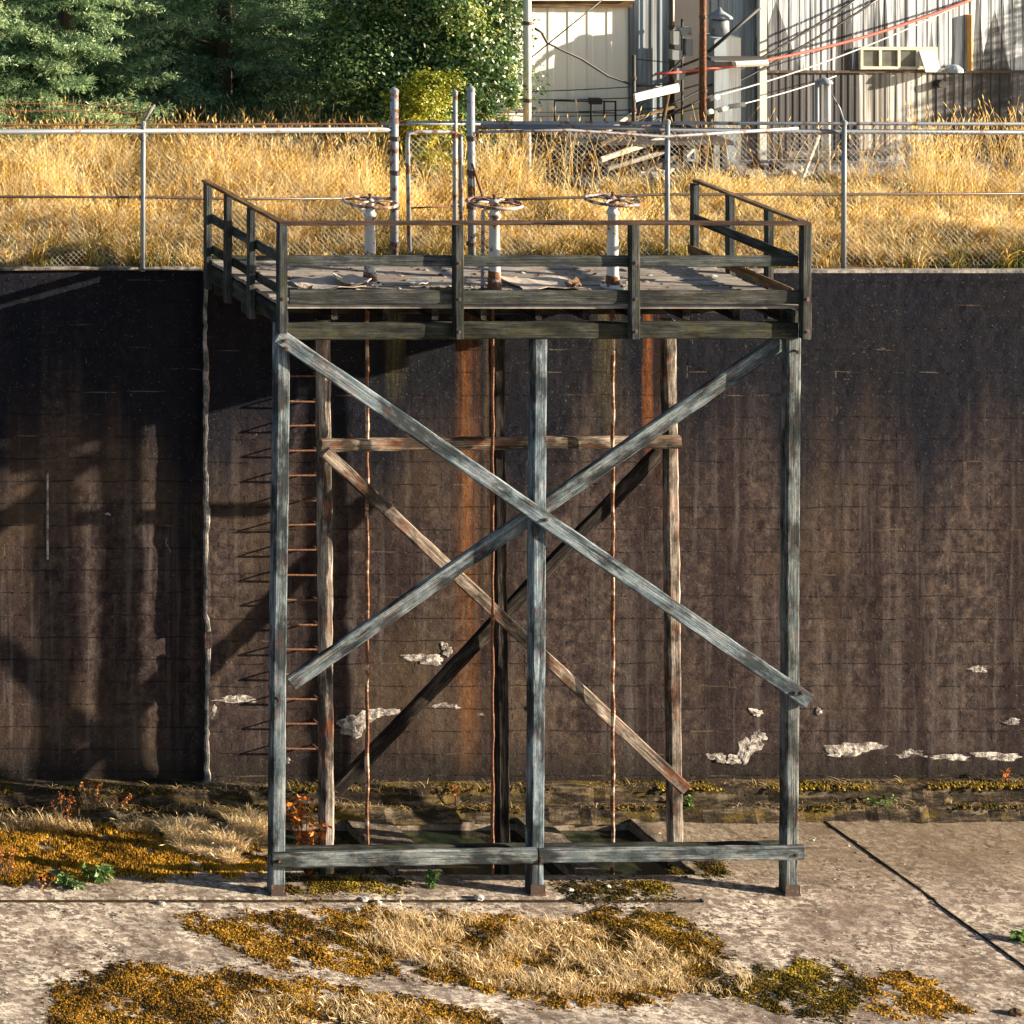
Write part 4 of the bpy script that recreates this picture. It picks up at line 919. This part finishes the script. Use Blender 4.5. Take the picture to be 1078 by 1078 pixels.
for k, (x0, y0, x1, y1) in enumerate(((662,118,720,60),(668,62,706,66),(655,128,705,85),(560,60,640,-5))):
    tube_s('guy_wire', [W(x0,y0,.812), W(x1,y1,.812)], .011, M_CABLE, ['steep wire from the scrap pile to the brown pole', 'short level wire from the black post to the brown pole', 'slanted wire below the steep one at the scrap pile', 'faint wire crossing the upper white wall'][k], 'wire', 'wires before the white building')
# dark rail on the low dark shed roof
hr = thing('dark_handrail', 'thin black handrail with floodlight before the white building', 'handrail', W(615,130,.80))
for px in (584, 622, 636, 648): tube('upright', [W(px,132,.80), W(px,106,.80)], .016, M_CABLE, hr, 6)
tube('top_bar', lin(584,106,648,107,.80), .016, M_CABLE, hr, 6); tube('mid_bar', lin(584,118,648,119,.80), .012, M_CABLE, hr, 6)
b = MB(); a = W(623,110,.80); c = W(634,104,.80); b.box(a, (c.x, a.y+.12, c.z)); b.build('floodlight', M_DARK, hr)
# low dark lean-to at the foot of the white building
lt = thing('dark_lean_to', 'low black open lean-to at the foot of the white building', 'shed', W(625, 180, .81))
a = W(560,140,.802); c = W(722,140,.802)
wallbox('back_wall', a.x, c.x, SY(.80), SY(.80)+.1, EMZ, W(0,138,.80).z, M_DARK, lt)
b = MB(); zt = W(0,134,.802).z; b.box((a.x-.1, SY(.823), zt-.05), (c.x+.1, SY(.799), zt+.02)); b.build('roof', M_DARK, lt)
for k in range(5): xx = a.x+(c.x-a.x)*k/4; b = MB(); b.box((xx-.04, SY(.821), EMZ), (xx+.04, SY(.821)+.08, zt-.052)); b.build('support_post', M_DARK, lt)
wallbox('floor_slab', a.x-.1, c.x+.1, SY(.838), SY(.80), EMZ+.0, EMZ+.09, M_DARK, lt)
# scrap timbers
scr = [((668,103),(714,92),.16,M_WHITE,'long white board propped on the scrap pile'),((632,152),(690,128),.07,M_BROWN,'brown timber slanting up on the scrap pile'),((633,168),(700,145),.10,M_CREAM,'cream timber slanting across the scrap pile'),
       ((640,178),(705,158),.08,M_SILVER,'grey timber low on the scrap pile'),((636,140),(668,118),.06,M_CREAM,'short pale timber at top of the scrap pile'),((672,186),(712,165),.09,M_DECK,'pale plank at the right foot of the scrap pile'),
       ((650,190),(662,150),.05,M_BROWN,'upright brown stick in the scrap pile'),((690,175),(704,98),.06,M_BROWN,'steep brown stake leaning on the brown pole'),((640,160),(720,172),.06,M_SILVER,'grey plank lying across the scrap pile'),((700,185),(738,150),.06,M_CREAM,'pale stick beside the rust orange pole'),
       ((648,130),(712,112),.06,M_BROWN,'brown rafter near the top of the scrap pile'),((655,148),(722,139),.05,M_DECK,'thin pale slat in the middle of the scrap pile')]
for k, (a, c, t, m, lab) in enumerate(scr): tag(beam('scrap_timber', W(*a, .826-.0009*k), W(*c, .822-.0009*k), .06, t, m, None), lab, 'timber', 'timbers of the scrap pile')
for k, (px, py, ww, hh, m, lab) in enumerate(((768,183,40,9,M_DARK,'dark flat heap on the gravel before the duct'),(812,172,30,14,M_DARK,'black bin-like lump at the corner of the streaked building'),(688,182,30,16,M_WHITE,'crumpled white scrap metal below the scrap timbers'),(708,190,14,18,M_WHITE,'upright white bent sheet at the right of the scrap pile'),(835,178,22,12,M_CREAM,'small cream crate by the low concrete rail'))):
    rr = random.Random(k); c = W(px, py+hh/2, .822); V = []; F = []; nx, ny = 9, 6
    b = MB()
    for q in range(9):
        o = Vector((rr.uniform(-ww/2, ww/2)/58, rr.uniform(-.15,.15), rr.uniform(0, hh*.5)/58)); l = rr.uniform(.12,.3); an_ = rr.uniform(0,3)
        e = Vector((math.cos(an_)*l, rr.uniform(-.1,.1), math.sin(an_)*l*.5)); b.tube([c+o-e*.5, c+o, c+o+e*.5], [rr.uniform(.02,.06), rr.uniform(.04,.09), rr.uniform(.01,.05)], 5)
    tag(b.build('scrap_heap', m, None), lab, 'scrap')

# ---------------------------------------------------------------- moss, straw and weeds on the canal floor
def gpt(px, py, z=None):
    """canal floor point seen at a photo position"""
    s = (py+476)/1419.0; y = SY(s); zz = 0.0
    if y < -.12: s = (py+476)/(1419.0-ZL*70); y = SY(s); zz = ZL
    return (px+1000)/(PPM*s)-X0, y, zz
def inpoly(x, y, P):
    c = np.zeros(len(x), bool); j = len(P)-1
    for i in range(len(P)):
        xi, yi = P[i]; xj, yj = P[j]
        m = ((yi > y) != (yj > y)) & (x < (xj-xi)*(y-yi)/(yj-yi+1e-9)+xi); c ^= m; j = i
    return c
def moss(name, poly, dens, mat, lab, size=(.012,.06), hh=(.004,.032), tb=(.1,.9), zfun=None, edge=.22):
    P = [gpt(*p)[:2] for p in poly]; xs = [p[0] for p in P]; ys = [p[1] for p in P]
    A = (max(xs)-min(xs)+.6)*(max(ys)-min(ys)+.6); N = int(A*dens*3.0); x = rng.uniform(min(xs)-.3, max(xs)+.3, N); y = rng.uniform(min(ys)-.3, max(ys)+.3, N)
    wx_ = x+edge*fbm(x, y, 4, 1)+rng.normal(0,.05,N); wy_ = y+edge*fbm(x, y, 4, 3)*1.2+rng.normal(0,.08,N)
    m = inpoly(wx_, wy_, P) & (fbm(x, y, 3.1, 5)+.5*fbm(x, y, 11, 1) > rng.uniform(-.62, -.05, N)); x, y = x[m], y[m]; N = len(x)
    z = np.where(y < -.12, ZL, 0.)-.004
    if zfun is not None: z = zfun(x, y)
    s = rng.uniform(*size, N); h = rng.uniform(*hh, N)*(1+.8*fbm(x, y, 5, 2)); h = np.clip(h, .008, 1); a = rng.uniform(0, 6.28, N)
    k = 5; V = np.zeros((N, k+1, 3))
    for j in range(k):
        t = a+j*2*np.pi/k; q = s*.5*rng.uniform(.7,1.3,N); V[:,j] = np.stack([x+np.cos(t)*q, y+np.sin(t)*q, z], -1)
    V[:,k] = np.stack([x+rng.normal(0,.01,N), y+rng.normal(0,.01,N), z+h], -1)
    o = np.arange(N)[:,None]*(k+1); F = np.concatenate([o+np.array([[j, (j+1) % k, k]]) for j in range(k)], 0)
    tn = np.clip(rng.uniform(*tb, N)+.45*fbm(x, y, 2.2, 7)+.25*fbm(x, y, 9, 2), 0, 1); T = np.repeat(tn, k+1)
    ob = meshobj(name, V.reshape(-1,3), F, mat, tint=T); struct(ob, 'stuff'); ob['label'] = lab; return ob
moss('moss', [(185,968),(240,966),(330,958),(420,960),(500,965),(600,972),(640,956),(700,962),(762,1000),(745,1032),(700,1055),(600,1058),(560,1054),(480,1034),(380,1024),(300,1020),(240,998)], 1500, M_MOSS, 'golden brown moss patch in front of the platform')
moss('moss', [(605,968),(650,952),(720,962),(765,1000),(760,1040),(690,1046),(620,1000)], 900, M_MOSSD, 'olive moss at the right end of the middle patch', tb=(.2,.8))
moss('moss', [(55,1042),(110,1016),(180,1022),(280,1030),(400,1044),(520,1072),(560,1110),(30,1120)], 1500, M_MOSS, 'golden moss patch in the lower left corner')
moss('moss', [(745,1042),(800,1020),(880,1014),(915,1035),(905,1066),(840,1070)], 1500, M_MOSSD, 'olive moss patch right of the middle patch', tb=(.2,.85))
moss('moss', [(905,1034),(940,1022),(990,1040),(1022,1060),(1000,1070),(925,1066)], 1700, M_MOSS, 'bright golden moss patch at lower right', tb=(.3,1))
moss('moss', [(-60,866),(60,868),(170,872),(235,880),(282,900),(270,915),(160,922),(60,926),(-60,930)], 1700, M_MOSS, 'thick orange moss on the floor at left', hh=(.02,.06), tb=(.3,1))
moss('moss', [(300,922),(430,924),(425,937),(300,940)], 1500, M_MOSSD, 'dark moss strip under the left sill beam', edge=.08)
moss('moss', [(580,930),(700,928),(712,942),(600,946)], 1500, M_MOSSD, 'dark moss strip under the right sill beam', edge=.08, tb=(.1,.7))
moss('moss', [(710,915),(760,905),(770,918),(715,925)], 900, M_MOSSD, 'small dark moss tuft near the right rear post', edge=.08, tb=(.1,.6))
moss('moss', [(1000,850),(1100,845),(1100,862),(1020,860)], 1100, M_MOSSD, 'olive moss by the right edge of the floor', edge=.1, tb=(.2,.9))
# moss along the ledges
def ledgemoss(x0, x1, yl, zt, dens, mat, tb, lab):
    N = int(dens*(x1-x0)); x = rng.uniform(x0, x1, N); m = fbm(x, np.full(N, yl), 1.8, 2) > rng.uniform(-.3,.3,N); x = x[m]; N = len(x); y = yl+rng.normal(0,.06,N)
    k = 5; s = rng.uniform(.02,.06,N); V = np.zeros((N,k+1,3)); a = rng.uniform(0,6,N); z = zt+.10*(x+5)/16*(zt/.42)
    for j in range(k): t = a+j*2*np.pi/k; V[:,j] = np.stack([x+np.cos(t)*s*.6, y+np.sin(t)*s*.5, z-.02], -1)
    V[:,k] = np.stack([x, y, z+rng.uniform(0,.028,N)], -1); o = np.arange(N)[:,None]*(k+1); F = np.concatenate([o+np.array([[j,(j+1)%k,k]]) for j in range(k)], 0)
    ob = meshobj('moss', V.reshape(-1,3), F, mat, tint=np.repeat(rng.uniform(*tb, N), k+1)); struct(ob, 'stuff'); ob['label'] = lab
ledgemoss(-9, 2, Y_WALL-.2, .42, 150, M_MOSSD, (.1,.8), 'dark moss along the upper ledge at left'); ledgemoss(3.4, 12, Y_WALL-.22, .42, 260, M_MOSSD, (.5,1), 'yellow green moss along the upper ledge at right')
ledgemoss(-9, 12, Y_WALL-.35, .2, 160, M_MOSSD, (.1,.8), 'patchy moss along the lower ledge'); ledgemoss(-9, 12, Y_WALL-.07, .42, 110, M_MOSSD, (.1,.9), 'thin moss at the foot of the wall')
def straw(poly, N, h, lab, mat=M_STRAW, tb=(.2,1), lean=(.3,1.2), wd=(.004,.008), name='dry_straw'):
    P = [gpt(*p)[:2] for p in poly]; xs = [p[0] for p in P]; ys = [p[1] for p in P]
    x = rng.uniform(min(xs), max(xs), N*3); y = rng.uniform(min(ys), max(ys), N*3); m = inpoly(x, y, P) & (fbm(x, y, 2.5, 3) > -.2); x, y = x[m][:N], y[m][:N]; n = len(x)
    z = np.where(y < -.12, ZL, 0.)
    V, F, T = blades(np.stack([x,y,z],-1), rng.uniform(*h, n)*(1+.5*fbm(x,y,3,1)), rng.uniform(*wd, n), rng.uniform(*lean, n), rng.uniform(0,6.28,n), rng.uniform(*tb, n), head=.06)
    ob = meshobj(name, V, F, mat, tint=T); struct(ob, 'stuff'); ob['label'] = lab
straw([(365,966),(430,960),(520,968),(600,972),(680,990),(725,1015),(720,1040),(600,1052),(520,1040),(400,1020),(370,990)], 7500, (.05,.2), 'bleached dry grass on the middle moss patch')
straw([(250,1050),(400,1048),(520,1075),(500,1110),(230,1110)], 3500, (.04,.13), 'bleached dry grass on the lower left moss')
straw([(165,872),(282,868),(285,908),(250,914),(190,900)], 7000, (.08,.33), 'bleached dry grass tuft left of the left front post', tb=(.1,.95))
straw([(-40,866),(180,870),(180,878),(-40,876)], 1500, (.08,.25), 'short dry grass behind the orange moss', tb=(0,.8))
straw([(730,1000),(800,1030),(780,1050),(700,1045)], 500, (.05,.2), 'sparse dry stalks right of the middle patch')
def weed(name, px, py, h, n, mat, lab, spread=.12, leaf=.06, z0=None, seed=0, col=M_OLEAF):
    x, y, z = gpt(px, py); 
    if z0 is not None: z = z0; y = Y_WALL-.2 if z0 > .3 else Y_WALL-.35; s = YS(y); x = (px+1000)/(PPM*s)-X0
    rr = random.Random(seed+int(px)); root = thing(name, lab, 'plant', (x, y, z)); b = MB(); V = []; T = []
    for k in range(n):
        dx, dy = rr.uniform(-spread, spread), rr.uniform(-spread*.6, spread*.6); hh = h*rr.uniform(.55, 1); p0 = Vector((x+dx*.4, y+dy*.4, z)); p1 = Vector((x+dx, y+dy, z+hh*.6)); p2 = Vector((x+dx*1.5, y+dy*1.3, z+hh))
        b.tube([p0, p1, p2], [.008,.006,.003], 5)
        for q in range(int(14*hh/max(h,.01))+5):
            c = (p0.lerp(p1, rr.random()) if rr.random() < .35 else p1.lerp(p2, rr.random()))+Vector((rr.gauss(0,.015), rr.gauss(0,.015), rr.gauss(0,.01)))
            a = Vector((rr.gauss(0,1), rr.gauss(0,1), rr.gauss(0,.6))).normalized(); u = a.cross(Vector((rr.gauss(0,1), rr.gauss(0,1), rr.gauss(0,1)))).normalized(); s_ = leaf*rr.uniform(.5,1.2)
            V += [c, c+a*s_*.5+u*s_*.25, c+a*s_+Vector((0,0,-s_*.15)), c+a*s_*.5-u*s_*.25]; T += [rr.random()]*4
    b.build('stem', M_BARK if col is not M_GLEAF else M_GLEAF, root)
    V = np.array([tuple(v) for v in V])-np.array(WM[root].translation); meshobj('leaves', V, np.arange(len(V)).reshape(-1,4), col, root, tint=T)
weed('dead_weed', 68, 868, .62, 8, None, 'orange dead weed standing at the left ledge, left of a taller one', .2, .05)
weed('dead_weed', 97, 862, .75, 9, None, 'taller orange dead weed on the left floor beside a smaller one', .14, .05)
weed('dead_weed', 8, 925, .6, 8, None, 'rust coloured dead weed at the left edge', .16, .05)
weed('dead_weed', 45, 935, .35, 4, None, 'low reddish weed right of the left edge one', .15, .05)
weed('dead_weed', 481, 845, .42, 3, None, 'small orange weed on the ledge behind the pit', .04, .05, z0=.2)
weed('dead_weed', 1064, 830, .4, 4, None, 'pale orange weed on the ledge at the right edge', .06, .05, z0=.42, seed=3)
weed('dead_weed', 125, 845, .25, 4, None, 'tiny orange weed on the left ledge', .15, .04, z0=.2)
weed('dead_creeper', 322, 893, .78, 9, None, 'orange dead creeper leaves between the left front and rear posts', .26, .13, seed=2)
weed('green_weed', 72, 934, .16, 9, None, 'low green leafy weed at left before the orange moss', .16, .11, col=M_GLEAF)
weed('green_weed', 102, 928, .26, 9, None, 'larger green leafy weed right of the low one', .14, .12, col=M_GLEAF)
weed('green_weed', 454, 934, .30, 5, None, 'small bright green weed under the left sill beam', .05, .10, col=M_GLEAF)
weed('green_weed', 1074, 992, .16, 5, None, 'green leaves at the right edge of the floor', .05, .14, col=M_GLEAF)
weed('green_weed', 722, 846, .22, 5, None, 'small green weed beside the right rear post foot', .07, .07, z0=.2, col=M_GLEAF)
weed('green_weed', 925, 842, .2, 6, None, 'pale green weed on the right ledge', .14, .07, z0=.2, col=M_GLEAF)
# loose stones
for k, (px, py, r, lab) in enumerate(((383,948,.06,'round stone under the left sill beam'),(398,951,.05,'small pale stone right of the round one'),(504,946,.07,'flat stone near the middle post foot'),(375,958,.05,'pale stone before the round one'),(600,938,.05,'small stone right of the middle post'),(640,934,.04,'tiny stone under the right sill beam'),(205,912,.07,'pale stone in the straw left of the front post'),(170,952,.05,'small stone on the bare slab at left'),(1070,1068,.09,'orange brown stone at the lower right corner'))):
    x, y, z = gpt(px, py); rr = random.Random(k); V = []; F = []; na, nl = 9, 5
    for i in range(nl+1):
        ph = math.pi*i/nl
        for j in range(na): t = 2*math.pi*j/na; q = r*rr.uniform(.85, 1.15); V.append((q*1.2*math.sin(ph)*math.cos(t), q*math.sin(ph)*math.sin(t), q*.6*math.cos(ph)+r*.3))
    for i in range(nl):
        for j in range(na): j2 = (j+1) % na; F.append((i*na+j, (i+1)*na+j, (i+1)*na+j2, i*na+j2))
    tag(meshobj('stone', V, F, M_STONE if k != 8 else M_BROWN, None, Matrix.Translation((x, y, z))), lab, 'stone', 'loose stones on the canal floor')
# grit, flakes and leaf litter strewn over the slabs
N = 5200; x = rng.uniform(-11, 11, N); y = rng.uniform(-5.5, 2.1, N); m = (fbm(x, y, 1.1, 6) > rng.uniform(-.5, .5, N)) & ~((y > YP0-.05) & (x > PIT[0][0]-.1) & (x < PIT[2][1]+.1)) & ~((y < -.05) & (y > -.18)); x, y = x[m], y[m]; N = len(x)
k = 4; sz = rng.uniform(.008, .03, N); V = np.zeros((N, k+1, 3)); a = rng.uniform(0, 6, N); z = np.where(y < -.12, ZL, 0.)-.002
for j in range(k): t = a+j*2*np.pi/k; V[:,j] = np.stack([x+np.cos(t)*sz*rng.uniform(.6,1.3,N), y+np.sin(t)*sz*rng.uniform(.6,1.3,N), z], -1)
V[:,k] = np.stack([x, y, z+sz*rng.uniform(.3,.9,N)], -1); o = np.arange(N)[:,None]*(k+1); F = np.concatenate([o+np.array([[j,(j+1)%k,k]]) for j in range(k)], 0)
g = meshobj('grit', V.reshape(-1,3), F, tinted('grit_and_litter', [(0, (.03,.02,.012)), (.4, (.14,.09,.05)), (.7, (.3,.25,.2)), (1, (.55,.5,.42))], .9, .1), tint=np.repeat(rng.random(N), k+1)); struct(g, 'stuff'); g['label'] = 'grit and leaf litter strewn over the concrete floor'
# dead grass and litter caught on the ledges
x = rng.uniform(-9, 11, 5200); x = x[fbm(x, x*0, 1.3, 8) > rng.uniform(-.3, .45, len(x))]; N = len(x); up_ = rng.random(N) < .5
V, F, T = blades(np.stack([x, np.where(up_, Y_WALL-.2, Y_WALL-.38)+rng.normal(0,.05,N), np.where(up_, .42, .2)+.09*(x+5)/16*np.where(up_, 1, .5)-.01], -1), rng.uniform(.03,.15,N), np.full(N,.008), rng.uniform(.8,2.5,N), rng.uniform(0,6.28,N), rng.uniform(0,.8,N))
g = meshobj('ledge_litter', V, F, M_STRAW, tint=T); struct(g, 'stuff'); g['label'] = 'dead grass caught along the ledges at the wall foot'
N = 420; x = rng.uniform(XL+.2, XR-.2, N); y = rng.uniform(.15, YB-.2, N); sz = rng.uniform(.012, .05, N); a = rng.uniform(0, 6, N); V = np.zeros((N, 5, 3))
for j in range(4): t = a+j*np.pi/2; V[:,j] = np.stack([x+np.cos(t)*sz*rng.uniform(.5,1.6,N), y+np.sin(t)*sz*rng.uniform(.5,1.3,N), np.full(N, Z_DECK+.004)], -1)
V[:,4] = np.stack([x, y, Z_DECK+.006+sz*rng.uniform(.2,.7,N)], -1); o = np.arange(N)[:,None]*5; F = np.concatenate([o+np.array([[j,(j+1)%4,4]]) for j in range(4)], 0)
g = meshobj('deck_litter', V.reshape(-1,3), F, bpy.data.materials['grit_and_litter'], tint=np.repeat(rng.random(N), 5)); struct(g, 'stuff'); g['label'] = 'chips and leaf litter strewn over the platform deck'
print('objects', len(bpy.data.objects), 'verts', sum(len(m.vertices) for m in bpy.data.meshes))
